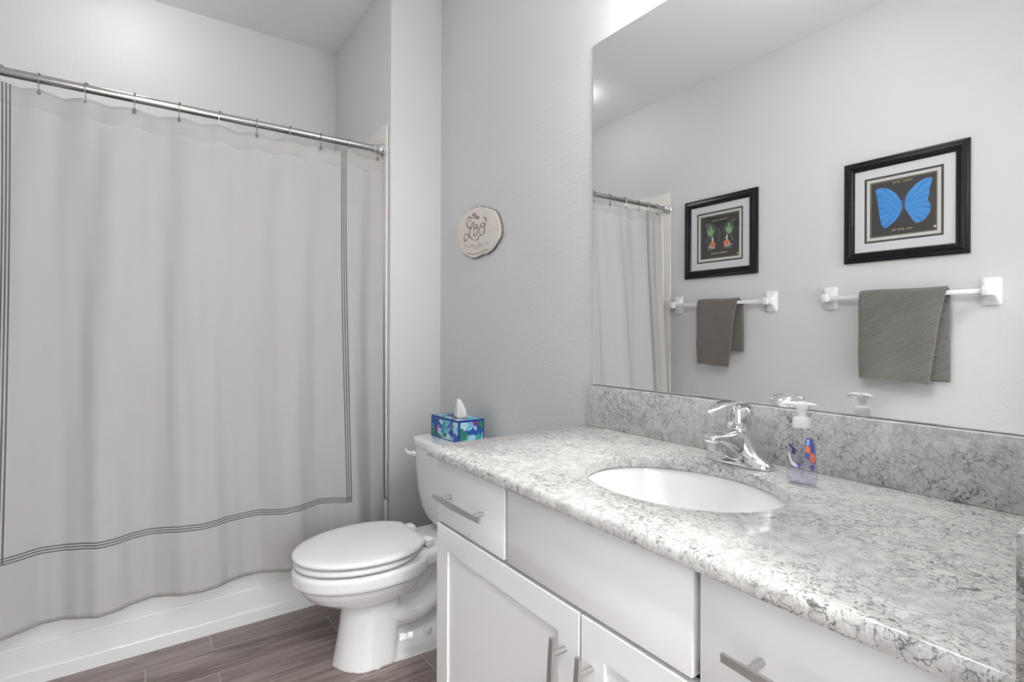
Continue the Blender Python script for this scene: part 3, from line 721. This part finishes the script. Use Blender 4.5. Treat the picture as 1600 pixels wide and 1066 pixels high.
# ================================================================== SOAP DISPENSER
def build_soap():
    BX, BY = -.517, 1.046
    t = thing('soap_dispenser', 'clear hand soap pump bottle with a blue and orange label right of the faucet', 'soap bottle', (BX, BY, ZC))
    ang = math.radians(12)
    Rm = Matrix.Translation((BX, BY, ZC+.0008)) @ Matrix.Rotation(ang, 4, 'Z')
    prof = [(.0, 0), (.0235, 0), (.0265, .003), (.0280, .010), (.0280, .022), (.0268, .040), (.0255, .060), (.0245, .078), (.0225, .090), (.0180, .100), (.0140, .105), (.0130, .1085)]
    bm = NB(); lathe(bm, prof, (0, 0, 0), 40, sy=.62); bmesh.ops.transform(fixn(bm), matrix=Rm, verts=bm.verts)
    obj('bottle', bm, M['bottle'], t, angle=60)
    bm = NB(); lathe(bm, [(0, .002), (.0215, .002), (.0245, .005), (.0262, .011), (.0262, .022), (.0250, .040), (.0237, .060), (.0228, .074), (0, .0742)], (0, 0, 0), 36, sy=.58); bmesh.ops.transform(fixn(bm), matrix=Rm, verts=bm.verts)
    obj('liquid', bm, M['soap'], t, angle=60)
    def rad(z):
        for (a, za), (b, zb) in zip(prof[1:], prof[2:]):
            if za <= z <= zb: return a+(b-a)*(z-za)/(zb-za)
        return prof[-1][0]
    def patch(poly, name, m, lift=.0004):
        """poly in (angle deg, height mm) on the bottle's skin; angle measured from local -y towards +x"""
        bm = NB(); cx = sum(p[0] for p in poly)/len(poly); cz = sum(p[1] for p in poly)/len(poly)
        def pt(a, z):
            a = math.radians(a); r = rad(z/1000)+lift; return (r*math.sin(a), -r*math.cos(a)*.62, z/1000)
        K = 4; n = len(poly); V = []
        for k in range(1, K+1):
            V.append([bm.verts.new(pt(cx+(a-cx)*k/K, cz+(z-cz)*k/K)) for a, z in poly])
        c = bm.verts.new(pt(cx, cz))
        for i in range(n):
            j = (i+1) % n; bm.faces.new((c, V[0][i], V[0][j]))
            for a, b in zip(V, V[1:]): bm.faces.new((a[i], b[i], b[j], a[j]))
        bmesh.ops.transform(fixn(bm), matrix=Rm, verts=bm.verts); return obj(name, bm, m, t, angle=80)
    patch([(20, 54), (20, 84), (28, 91), (48, 92), (62, 88), (68, 74), (70, 44), (56, 42), (36, 49)], 'label', M['lab_blue'])
    patch([(25, 77), (29, 88), (42, 89), (38, 78)], 'label_print', M['lab_pale'], .0008)
    patch([(20, 66), (22, 76), (40, 75), (44, 66), (34, 62)], 'label_print', M['lab_or'], .0008)
    patch([(38, 50), (40, 63), (62, 63), (67, 48), (56, 44)], 'label_print', M['lab_or'], .0008)
    patch([(36, 39), (50, 41), (62, 40), (50, 27)], 'label_print', M['lab_blue'], .0005)
    patch([(-12, 42), (8, 42), (-2, 31)], 'label_print', M['lab_blue'], .0005)
    patch([(-52, 77), (-30, 71), (-12, 66), (-14, 62), (-34, 67), (-56, 73)], 'label_print', M['lab_dark'])
    patch([(-36, 66), (-20, 63), (-16, 58), (-28, 57)], 'label_print', M['lab_dark'])
    patch([(-48, 62), (-40, 50), (-24, 40), (-6, 37), (-8, 34), (-30, 36), (-46, 46), (-54, 60)], 'label_print', M['lab_white'])
    bm = NB(); lathe(bm, [(.0, .1085), (.0160, .1085), (.0165, .111), (.0165, .124), (.0150, .1275), (.009, .129), (.0075, .131), (.0070, .146), (0, .146)], (0, 0, 0), 32); bmesh.ops.transform(fixn(bm), matrix=Rm, verts=bm.verts)
    obj('collar', bm, M['pump'], t, angle=50)
    bm = NB(); lathe(bm, [(.0, .143), (.0095, .143), (.0115, .149), (.0115, .154), (.0095, .157), (0, .158)], (0, 0, 0), 26)
    tube(bm, spline([(0, 0, .151), (-.016, -.002, .1525), (-.030, -.004, .151), (-.037, -.005, .146)], 4), [(.0065, .0045)]*6+[(.005, .0038)]*6+[(.004, .003)], 14)
    tube(bm, [(0, 0, .151), (.015, .002, .1535), (.024, .003, .152)], [(.008, .0045), (.006, .003), (.002, .0015)], 14)
    bmesh.ops.transform(fixn(bm), matrix=Rm, verts=bm.verts); obj('pump', bm, M['pump'], t, angle=50)
    bm = NB(); cyl(bm, (0, 0, .012), (0, 0, .112), .0014, 10); bmesh.ops.transform(fixn(bm), matrix=Rm, verts=bm.verts); obj('dip_tube', bm, M['soap'], t)
build_soap()

# ================================================================== MIRROR
def build_mirror():
    t = thing('wall_mirror', 'large frameless mirror on the wall above the backsplash', 'mirror', (-.668, YW, .98))
    x0, x1, z0, z1 = -1.2355, XR-.003, .9765, 2.051; ym = 1.1788
    obj('glass_edge', B(((x0, ym+.0004, z0), (x1, YW-.0002, z1))), M['mirror_edge'], t, smooth=False)
    bm = NB(); box(bm, (x0+.0008, ym, z0+.0005), (x1-.0008, ym+.0004, z1-.0008)); obj('silvering', bm, M['mirror'], t, smooth=False)
build_mirror()

# ================================================================== PLAQUE
PLAQ = [(-2.096, 1.597), (-2.086, 1.566), (-2.066, 1.525), (-2.037, 1.487), (-1.996, 1.469), (-1.942, 1.455), (-1.878, 1.459), (-1.823, 1.464), (-1.78, 1.482), (-1.749, 1.506), (-1.734, 1.532), (-1.737, 1.564), (-1.755, 1.598), (-1.776, 1.622), (-1.813, 1.639), (-1.874, 1.659), (-1.926, 1.666), (-1.973, 1.664), (-2.023, 1.655), (-2.067, 1.634)]
STROKES = [[(-1.958, 1.622), (-1.969, 1.633), (-1.985, 1.629), (-1.995, 1.614), (-1.993, 1.599), (-1.976, 1.587), (-1.958, 1.583), (-1.942, 1.591), (-1.936, 1.601), (-1.946, 1.606), (-1.956, 1.597), (-1.964, 1.582), (-1.972, 1.563), (-1.984, 1.546), (-2.003, 1.536), (-2.015, 1.54), (-2.017, 1.557), (-2.001, 1.566), (-1.98, 1.556), (-1.958, 1.54), (-1.934, 1.529), (-1.914, 1.527), (-1.899, 1.534), (-1.897, 1.545)], [(-1.904, 1.566), (-1.908, 1.556), (-1.915, 1.549), (-1.922, 1.545), (-1.929, 1.546), (-1.935, 1.552), (-1.938, 1.561), (-1.937, 1.571), (-1.933, 1.581), (-1.927, 1.588), (-1.919, 1.591), (-1.912, 1.59), (-1.906, 1.585), (-1.904, 1.576), (-1.904, 1.566)], [(-1.925, 1.582), (-1.917, 1.575), (-1.905, 1.579)], [(-1.85, 1.563), (-1.855, 1.552), (-1.862, 1.544), (-1.871, 1.541), (-1.88, 1.542), (-1.886, 1.548), (-1.89, 1.557), (-1.889, 1.569), (-1.885, 1.579), (-1.878, 1.587), (-1.869, 1.59), (-1.86, 1.589), (-1.853, 1.583), (-1.85, 1.574), (-1.85, 1.563)], [(-1.877, 1.58), (-1.865, 1.573), (-1.85, 1.576), (-1.84, 1.588), (-1.84, 1.602), (-1.849, 1.61), (-1.862, 1.612)], [(-1.971, 1.617), (-1.964, 1.612)], [(-1.95, 1.636), (-1.937, 1.641), (-1.927, 1.64), (-1.915, 1.635)], [(-1.932, 1.639), (-1.936, 1.629), (-1.943, 1.622), (-1.95, 1.625)], [(-1.918, 1.635), (-1.924, 1.617)], [(-1.924, 1.62), (-1.918, 1.626), (-1.914, 1.623), (-1.914, 1.615)], [(-1.907, 1.619), (-1.897, 1.62), (-1.9, 1.625), (-1.906, 1.623), (-1.907, 1.617), (-1.9, 1.613), (-1.891, 1.614)]]
STROKES2 = [[(-2.019, 1.522), (-2.002, 1.515), (-1.982, 1.504), (-1.966, 1.504), (-1.954, 1.511), (-1.942, 1.507), (-1.942, 1.497), (-1.926, 1.492), (-1.92, 1.501), (-1.934, 1.506)], [(-1.91, 1.501), (-1.899, 1.506), (-1.888, 1.512), (-1.891, 1.501), (-1.899, 1.492), (-1.91, 1.492)], [(-1.888, 1.51), (-1.876, 1.499), (-1.861, 1.495), (-1.854, 1.506)], [(-1.843, 1.508), (-1.835, 1.499), (-1.824, 1.51)]] + [[(-1.992+k*.0142, 1.482-.0026*min(k, 4)+max(0, k-5)*.0013), (-1.987+k*.0142, 1.477-.0026*min(k, 4)+max(0, k-5)*.0013), (-1.983+k*.0142, 1.481-.0026*min(k, 4)+max(0, k-5)*.0013), (-1.979+k*.0142, 1.476-.0026*min(k, 4)+max(0, k-5)*.0013)] for k in range(12)]
DOTS = [(-1.794, 1.566), (-1.781, 1.553), (-1.767, 1.556), (-1.751, 1.562), (-1.753, 1.551), (-1.755, 1.543), (-1.763, 1.518), (-1.779, 1.503)]
def _near(P, k=1.0086): return [(x*k, 1.143+(z-1.143)*k) for x, z in P]
PLAQ = _near(PLAQ); DOTS = _near(DOTS); STROKES = [_near(q) for q in STROKES]; STROKES2 = [_near(q) for q in STROKES2]
def build_plaque():
    t = thing('wall_plaque', 'cream oval stone plaque with brown script lettering on the wall above the toilet', 'wall sign', (-1.92, YW, 1.46))
    C = Vector((-1.92, 1.565)); rnd = random.Random(3)
    P = [Vector((p.x, p.y)) for p in spline([Vector((x, z, 0)) for x, z in PLAQ+PLAQ[:1]], 4)[:-1]]
    P = [p+Vector((rnd.uniform(-.002, .002), rnd.uniform(-.002, .002))) for p in P]
    def ring(k, y, j=0): return [((C+(p-C)*k).x+rnd.uniform(-j, j), y, (C+(p-C)*k).y+rnd.uniform(-j, j)) for p in P]
    bm = NB(); rings(bm, [ring(1.02, YW-.0005), ring(1.025, YW-.004, .0015), ring(1.012, YW-.008, .002), ring(1.0, YW-.0105, .0015)], cap1=False, cap0=True)
    obj('stone_edge', fixn(bm), M['stone_edge'], t, angle=20)
    bm = NB(); rings(bm, [ring(1.0, YW-.0103), ring(.985, YW-.0125, .001), ring(.95, YW-.013)], cap0=False)
    obj('painted_face', fixn(bm), M['stone'], t, angle=50)
    def strokes(S, w, name, m):
        bm = NB()
        for s in S:
            pts = spline([(x, YW-.0132, z) for x, z in s], 4)
            tube(bm, pts, [(w*(.75+.45*math.sin(i*.55)), .0006) if 0 else w*(.8+.3*math.sin(i*.45)) for i in range(len(pts))], 6)
        return obj(name, fixn(bm), m, t)
    strokes(STROKES, .0020, 'lettering', M['ink'])['label'] = 'brown painted script reading The Loo'
    strokes(STROKES2, .0012, 'flourish', M['ink2'])
    for x, z in DOTS:
        bm = NB(); lathe(bm, [(0, 0), (.0022, 0), (.0018, -.001), (0, -.0013)], (x, YW-.0122, z), 8, axis='y')
        obj('paint_dot', fixn(bm), M['ink'], t)
build_plaque()

# ================================================================== FRAMED SPECIMENS (opposite wall, seen in the mirror)
def flat(bm, poly, y, th=.0006, mi=0):
    """thin extruded outline in the xz plane, facing +y"""
    a = [bm.verts.new((x, y, z)) for x, z in poly]; b = [bm.verts.new((x, y-th, z)) for x, z in poly]
    f = bm.faces.new(a); f.material_index = mi; bm.faces.new(list(reversed(b))).material_index = mi
    for i in range(len(a)): bm.faces.new((a[i], b[i], b[(i+1) % len(a)], a[(i+1) % len(a)])).material_index = mi
def frame(cx, cz, name, label):
    t = thing(name, label, 'picture', (cx, YO, cz-.25))
    Y = YO+.0008
    def sq(h, y): return [(cx-h, y, cz-h), (cx+h, y, cz-h), (cx+h, y, cz+h), (cx-h, y, cz+h)]
    bm = NB(); rings(bm, [sq(.250, Y), sq(.250, Y+.014), sq(.2475, Y+.018), sq(.240, Y+.020), sq(.2375, Y+.0185), sq(.222, Y+.0245), sq(.2195, Y+.022), sq(.213, Y+.021), sq(.2105, Y+.0235), sq(.206, Y+.022), sq(.2005, Y+.013), sq(.2005, Y+.002)], cap0=True, cap1=False)
    fixn(bm); obj('frame', bm, M['black'], t, smooth=False)
    def rg(name, h0, h1, y, m, th=.0012):
        bm = NB(); rings(bm, [sq(h0, y-th), sq(h0, y), sq(h1, y), sq(h1, y-th)], cap0=False, cap1=False); return obj(name, fixn(bm), m, t, smooth=False)
    rg('mat_board', .2005, .1585, Y+.0115, M['mat_w'], .002); rg('black_bevel', .1605, .1485, Y+.0105, M['mat_b']); rg('inner_mat', .1490, .1345, Y+.0098, M['mat_w2'])
    bm = NB(); flat(bm, [(x, z) for x, _, z in sq(.137, 0)], Y+.006); obj('backing', bm, M['art'], t, smooth=False)
    rg('gold_line', .1305, .1295, Y+.0066, M['gold'], .0004)
    bm = NB(); box(bm, (cx-.2004, Y+.0125, cz-.2004), (cx+.2004, Y+.0140, cz+.2004)); obj('glass', bm, M['pane'], t, smooth=False)
    return t, Y
def script(t, y, lines, m=None, w=.0011):
    for x0, x1, z0, z1, words in lines:
        bm = NB()
        # looping hand-lettered line written so that it reads from x1 (viewer's left) to x0
        n = len(words)
        for i, wd in enumerate(words):
            a = x1+(x0-x1)*wd[0]; b = x1+(x0-x1)*wd[1]; pts = []; k = max(3, int(abs(b-a)/.0062))
            for j in range(k*3+1):
                s = j/(k*3); x = a+(b-a)*s; big = 1.9 if (j % 9 in (1, 2)) else 1
                zz = z1+(z0-z1)*(wd[0]+(wd[1]-wd[0])*s)
                pts.append((x+.0018*math.cos(j*2.09), y, zz+.0040*big*math.sin(j*2.09+.4)))
            tube(bm, spline(pts, 3), w*.75, 5)
        obj('gold_script', fixn(bm), m or M['gold'], t)
WL = [(-1.106, 1.835), (-1.094, 1.841), (-1.074, 1.841), (-1.052, 1.832), (-1.03, 1.813), (-1.015, 1.794), (-1.002, 1.77), (-0.996, 1.755), (-0.996, 1.734), (-1.002, 1.71), (-1.017, 1.684), (-1.036, 1.666), (-1.061, 1.648), (-1.075, 1.658), (-1.084, 1.685), (-1.089, 1.718), (-1.091, 1.74), (-1.097, 1.785), (-1.101, 1.815)]
WR = [(-0.983, 1.763), (-0.976, 1.789), (-0.961, 1.811), (-0.938, 1.833), (-0.915, 1.847), (-0.895, 1.85), (-0.88, 1.845), (-0.884, 1.824), (-0.889, 1.798), (-0.891, 1.771), (-0.896, 1.749), (-0.888, 1.733), (-0.886, 1.716), (-0.889, 1.693), (-0.9, 1.674), (-0.914, 1.66), (-0.937, 1.653), (-0.949, 1.664), (-0.966, 1.693), (-0.98, 1.723), (-0.985, 1.745)]
def build_pictures():
    t, Y = frame(-.994, 1.740, 'framed_butterfly', 'black framed blue butterfly on the wall above the ribbed grey towel')
    for poly, nm in ((WL, 'wing'), (WR, 'wing')):
        cx = sum(p[0] for p in poly)/len(poly); cz = sum(p[1] for p in poly)/len(poly)
        bm = NB(); P = spline([Vector((x, z, 0)) for x, z in poly+poly[:1]], 3)[:-1]
        flat(bm, [(p.x, p.y) for p in P], Y+.0085)
        w = obj(nm, bm, M['wing'], t, smooth=False); w['label'] = 'bright blue wing'
        bm = NB(); flat(bm, [(cx+(p.x-cx)*1.045, cz+(p.y-cz)*1.035) for p in P], Y+.0076); sub('wing_rim', bm, M['wing_edge'], w, smooth=False)
    bm = NB(); tube(bm, spline([(-.990, Y+.0088, 1.775), (-.990, Y+.009, 1.755), (-.990, Y+.009, 1.735), (-.990, Y+.0085, 1.705)], 4), [.002, .003, .0035, .004, .0045, .0042, .0038, .0034, .003, .0025, .002, .0015, .001], 10)
    for s in (-1, 1): tube(bm, [(-.990, Y+.0085, 1.775), (-.990+s*.009, Y+.0085, 1.795)], .0005, 5)
    obj('insect_body', fixn(bm), M['moth_dark'], t)
    script(t, Y+.0072, [(-.955, -1.035, 1.860, 1.860, [(0, .38), (.52, 1)]), (-.948, -1.036, 1.634, 1.634, [(0, .18), (.26, .55), (.66, .92)])])
    bm = NB(); box(bm, (-.874, Y+.0062, 1.621), (-.864, Y+.0070, 1.631), .001); obj('stamp', bm, M['stamp'], t)

    t, Y = frame(-1.957, 1.738, 'framed_moth', 'black framed green and orange moth on the wall above the taupe towel')
    G1 = [(-2.036, 1.750), (-2.047, 1.79), (-2.030, 1.775), (-2.026, 1.80), (-2.016, 1.816), (-2.012, 1.790), (-2.003, 1.780), (-1.994, 1.789), (-2.000, 1.765), (-2.012, 1.748), (-2.024, 1.744)]
    mir = lambda P: [(-3.912-x, z) for x, z in P]
    def parts(P, m, y=.0078, name='wing_patch', lab=None, both=True):
        for Q in ((P, mir(P)) if both else (P,)):
            bm = NB(); flat(bm, Q, Y+y); o = obj(name, bm, m, t, smooth=False)
            if lab: o['label'] = lab
    parts(G1, M['moth_green'], lab='green wing patch')
    parts([(-2.060, 1.836), (-2.055, 1.836), (-2.036, 1.755), (-2.040, 1.753)], M['moth_dark'], .0074)
    parts([(-2.056, 1.832), (-2.000, 1.818), (-1.985, 1.79), (-1.990, 1.760), (-2.012, 1.742), (-2.038, 1.75)], M['moth_dark'], .0070)
    parts([(-2.014, 1.740), (-2.004, 1.742), (-1.997, 1.722), (-2.000, 1.705), (-2.010, 1.708)], M['moth_pale'], lab='pale wing streak')
    for k in range(4): parts([(-2.036-.003*k, 1.738-.010*k), (-2.031-.003*k, 1.736-.010*k), (-2.034-.003*k, 1.731-.010*k)], M['moth_pale'])
    star = []
    for k in range(22):
        a = 2*PI*k/22; r = .026 if k % 2 else .017; star.append((-2.005+r*math.cos(a), 1.690+r*.95*math.sin(a)))
    parts(star, M['moth_orange'], .0082, lab='orange wing patch')
    for a in (200, 225, 250, 275, 300): 
        ar = math.radians(a); c, s = math.cos(ar), math.sin(ar); r0, r1 = .016, .036 if a > 225 else .050
        parts([(-2.005+c*r0-s*.003, 1.69+s*r0+c*.003), (-2.005+c*r0+s*.003, 1.69+s*r0-c*.003), (-2.005+c*r1, 1.69+s*r1)], M['moth_pale'], .0086)
    parts([(-2.012, 1.690), (-2.006, 1.697), (-2.000, 1.690), (-2.006, 1.683)], M['moth_dark'], .0087)
    bm = NB(); tube(bm, spline([(-1.956, Y+.0086, 1.775), (-1.956, Y+.0088, 1.75), (-1.956, Y+.0086, 1.70)], 4), [.002, .003, .0035, .004, .0038, .0034, .003, .002, .001], 8); obj('insect_body', fixn(bm), M['moth_dark'], t)
    script(t, Y+.0072, [(-1.905, -2.008, 1.842, 1.840, [(0, .45), (.5, 1)]), (-1.905, -2.016, 1.636, 1.636, [(0, .42), (.5, 1)])])
    bm = NB(); box(bm, (-1.838, Y+.0062, 1.615), (-1.828, Y+.0070, 1.625), .001); obj('stamp', bm, M['stamp'], t)
build_pictures()

# ================================================================== TOWEL BARS AND TOWELS
BY_, BZ = YO+.055, 1.320
def towel_bar(xa, xb, label):
    t = thing('towel_bar', label, 'towel bar', ((xa+xb)/2, YO, BZ), 'white towel bars on the opposite wall')
    for x in (xa, xb):
        bm = NB()
        def sq(h, w, y, r=.012, n=4):
            pts = []
            for cx, cz, a0 in ((w-r, h-r, 0), (-w+r, h-r, PI/2), (-w+r, -h+r, PI), (w-r, -h+r, 1.5*PI)):
                for k in range(n+1):
                    a = a0+k*PI/2/n; pts.append((x+cx+r*math.cos(a), YO+y, BZ+cz+r*math.sin(a)))
            return pts
        rings(bm, [sq(.060, .036, .0008), sq(.060, .036, .006), sq(.056, .032, .011), sq(.030, .022, .019), sq(.021, .018, .028, .008), sq(.019, .0165, .055, .007), sq(.021, .0175, .060, .008), sq(.021, .0175, .071, .008), sq(.017, .0135, .075, .007)])
        obj('bracket', fixn(bm), M['ceramic'], t, angle=40)
    obj('bar', B(((xa+.012, BY_-.009, BZ-.010), (xb-.012, BY_+.009, BZ+.010)), bev=.003), M['plastic_bar'], t)
towel_bar(-2.262, -1.628, 'white towel bar near the tub, holding the taupe towel')
towel_bar(-1.310, -.675, 'white towel bar nearer the doorway, holding the ribbed grey towel')
def towel(name, label, m, xl, xr, zf, zb, xfr, shift, th=.012, seed=0, back_r=None):
    """cloth folded over the bar. front panel faces the room (+y)."""
    t = thing(name, label, 'towel', ((xl+xr)/2, BY_, zf))
    rnd = random.Random(seed); R_ = .0175
    path = []   # (y, z, tag 0..1 down the front)
    zt = BZ+.010
    for k in range(25): path.append(('b', zb+(zt-zb)*k/24))
    arc = 10
    for k in range(1, arc): path.append(('a', PI*k/arc))
    nf = 30
    for k in range(nf+1): path.append(('f', zt-(zt-zf)*k/nf))
    nx = 30
    def P(i, kind, v, lift):
        s = i/nx
        if kind == 'b':
            d = (zt-v)/(zt-zb); x0 = xl+shift*.5; x1 = back_r if back_r else xr+shift; x = x0+(x1-x0)*s
            y = BY_-R_-.004*d + .002*math.sin(9*s+3*d) - lift*1
        elif kind == 'a':
            x0 = xl; x1 = xr; x = x0+(x1-x0)*s
            y = BY_-math.cos(v)*(R_+lift); z = zt+math.sin(v)*(R_*.75+lift)
            return (x, y, z+.0015*math.sin(7*s))
        else:
            d = (zt-v)/(zt-zf); x1 = xr+(xfr-xr)*d**.9; x = xl-.002*math.sin(d*4)+(x1-xl)*s
            y = BY_+R_+.006*d*math.sin(2.2*s*PI+.6)+.003*math.sin(11*d+4*s) + lift
            v = v - d*.012*s + .002*math.sin(s*9)*d
        return (x, y, v)
    def blend(i, kind, v, lift):
        p = P(i, kind, v, lift); return p
    bm = NB()
    outer = [[bm.verts.new(blend(i, k, v, th*.5)) for i in range(nx+1)] for k, v in path]
    inner = [[bm.verts.new(blend(i, k, v, -th*.35)) for i in range(nx+1)] for k, v in path]
    n = len(path)
    for a in range(n-1):
        for i in range(nx):
            bm.faces.new((outer[a][i], outer[a+1][i], outer[a+1][i+1], outer[a][i+1]))
            bm.faces.new((inner[a][i], inner[a][i+1], inner[a+1][i+1], inner[a+1][i]))
        bm.faces.new((outer[a][0], inner[a][0], inner[a+1][0], outer[a+1][0]))
        bm.faces.new((outer[a][nx], outer[a+1][nx], inner[a+1][nx], inner[a][nx]))
    for i in range(nx):
        bm.faces.new((outer[0][i], outer[0][i+1], inner[0][i+1], inner[0][i]))
        bm.faces.new((outer[-1][i], inner[-1][i], inner[-1][i+1], outer[-1][i+1]))
    o = obj('cloth', fixn(bm), m, t, angle=180); mods(o, ('SUBSURF', dict(levels=1, render_levels=1)))
    # stitched hem line along the lower front edge
    bm = NB(); pts = [Vector(P(i, 'f', zf+.004, th*.5+.0008)) for i in range(nx+1)]; tube(bm, pts, .0014, 6); obj('hem', fixn(bm), M['hem'], t)
    return t
M['hem'] = mat('hem_stitch', (.36, .345, .325), .9)
towel('hand_towel', 'smooth taupe hand towel folded over the bar near the tub', M['towel_brown'], -2.068, -1.797, .945, 1.030, -1.846, .006, seed=1, back_r=-1.778)
towel('bath_towel', 'diagonally ribbed grey towel folded over the bar under the blue butterfly', M['towel_grey'], -1.152, -.808, .922, .925, -.868, .006, seed=2, back_r=-.803)

# ================================================================== LAMPS
def build_vanity_light():
    t = thing('vanity_light', 'three-shade chrome vanity light mounted above the mirror', 'light fixture', (-.68, YW, 2.2))
    obj('backplate', B(((-.95, YW-.025, 2.20), (-.41, YW-.001, 2.27)), bev=.006), M['nickel'], t)
    for x in (-.875, -.68, -.485):
        bm = NB(); tube(bm, spline([(x, YW-.02, 2.235), (x, YW-.07, 2.25), (x, YW-.105, 2.235), (x, YW-.11, 2.20)], 5), .007, 12); lathe(bm, [(0, .0), (.022, 0), (.022, -.03), (0, -.03)], (x, YW-.11, 2.205), 20); obj('arm', fixn(bm), M['nickel'], t)
        bm = NB(); lathe(bm, [(0, .048), (.022, .047), (.040, .040), (.052, .027), (.058, .008), (.058, -.012), (.053, -.030), (.041, -.045), (.024, -.053), (0, -.056)], (x, YW-.11, 2.132), 28)
        obj('lamp_shade', fixn(bm), M['shade'], t, angle=180)
M['shade'] = mat('lit_opal_shade', (.9, .9, .9), .4); bsdf(M['shade']).inputs['Emission Color'].default_value = (1, .985, .965, 1); bsdf(M['shade']).inputs['Emission Strength'].default_value = E_VANITY
M['dome'] = mat('fill_opal_dome', (.9, .9, .9), .4); bsdf(M['dome']).inputs['Emission Color'].default_value = (1, .985, .965, 1); bsdf(M['dome']).inputs['Emission Strength'].default_value = E_ROOM_FILL  # glow of the added room fill lamp
build_vanity_light()
def can_light(name, x, y, r, power, label):
    t = thing(name, label, 'light fixture', (x, y, H))
    bm = NB(); rings(bm, [[(x+q*math.cos(2*PI*k/32), y+q*math.sin(2*PI*k/32), H+dz) for k in range(32)] for q, dz in ((r+.02, -.0005), (r+.018, -.006), (r, -.008), (r-.006, -.0045))], cap0=False, cap1=False)
    obj('trim_ring', fixn(bm), M['trimw'], t)
    bm = NB(); rings(bm, [[(x+q*math.cos(2*PI*k/32), y+q*math.sin(2*PI*k/32), H+dz) for k in range(32)] for q, dz in ((r-.006, -.0045), (r*.6, -.006), (.01, -.0065))], cap0=False, cap1=True)
    obj('lens', fixn(bm), M['bulb'], t)
    lamp(name+'_lamp', 'AREA', (x, y, H-.012), power, (1, .99, .97), r*2)

def tub_light():
    x, y = -2.70, -.05
    t = thing('tub_light', 'small round opal ceiling light above the bathtub', 'light fixture', (x, y, H))
    bm = NB(); lathe(bm, [(0, -.001), (.100, -.001), (.100, -.008), (.092, -.012), (0, -.012)], (x, y, H), 40); obj('trim_ring', fixn(bm), M['trimw'], t)
    M['lens'] = mat('lit_tub_lens', (.9, .9, .9), .4); bsdf(M['lens']).inputs['Emission Color'].default_value = (1, .99, .98, 1); bsdf(M['lens']).inputs['Emission Strength'].default_value = E_TUB
    bm = NB(); lathe(bm, [(0, -.011), (.080, -.0115), (.080, -.022), (.072, -.038), (.054, -.050), (.028, -.056), (0, -.058)], (x, y, H), 40); obj('lens', fixn(bm), M['lens'], t, angle=180)
tub_light()
def fill_dome_light():  # unseen ceiling lamp, added to even out the room's light
    x, y = -1.15, .10
    t = thing('fill_dome_light', 'added unseen opal dome fill light over the middle of the bathroom', 'light fixture', (x, y, H))
    bm = NB(); lathe(bm, [(0, -.001), (.165, -.001), (.165, -.018), (.158, -.024), (0, -.024)], (x, y, H), 40); obj('base', fixn(bm), M['nickel'], t)
    bm = NB(); lathe(bm, [(0, -.020), (.150, -.022), (.150, -.032), (.135, -.062), (.100, -.085), (.055, -.098), (0, -.102)], (x, y, H), 40); obj('dome', fixn(bm), M['dome'], t, angle=180)
fill_dome_light()
can_light('hall_fill_light', .75, .1, .13, P_HALL_FILL, 'added round recessed fill light in the unseen hall beyond the doorway')  # unseen hall lamp, added as fill through the doorway
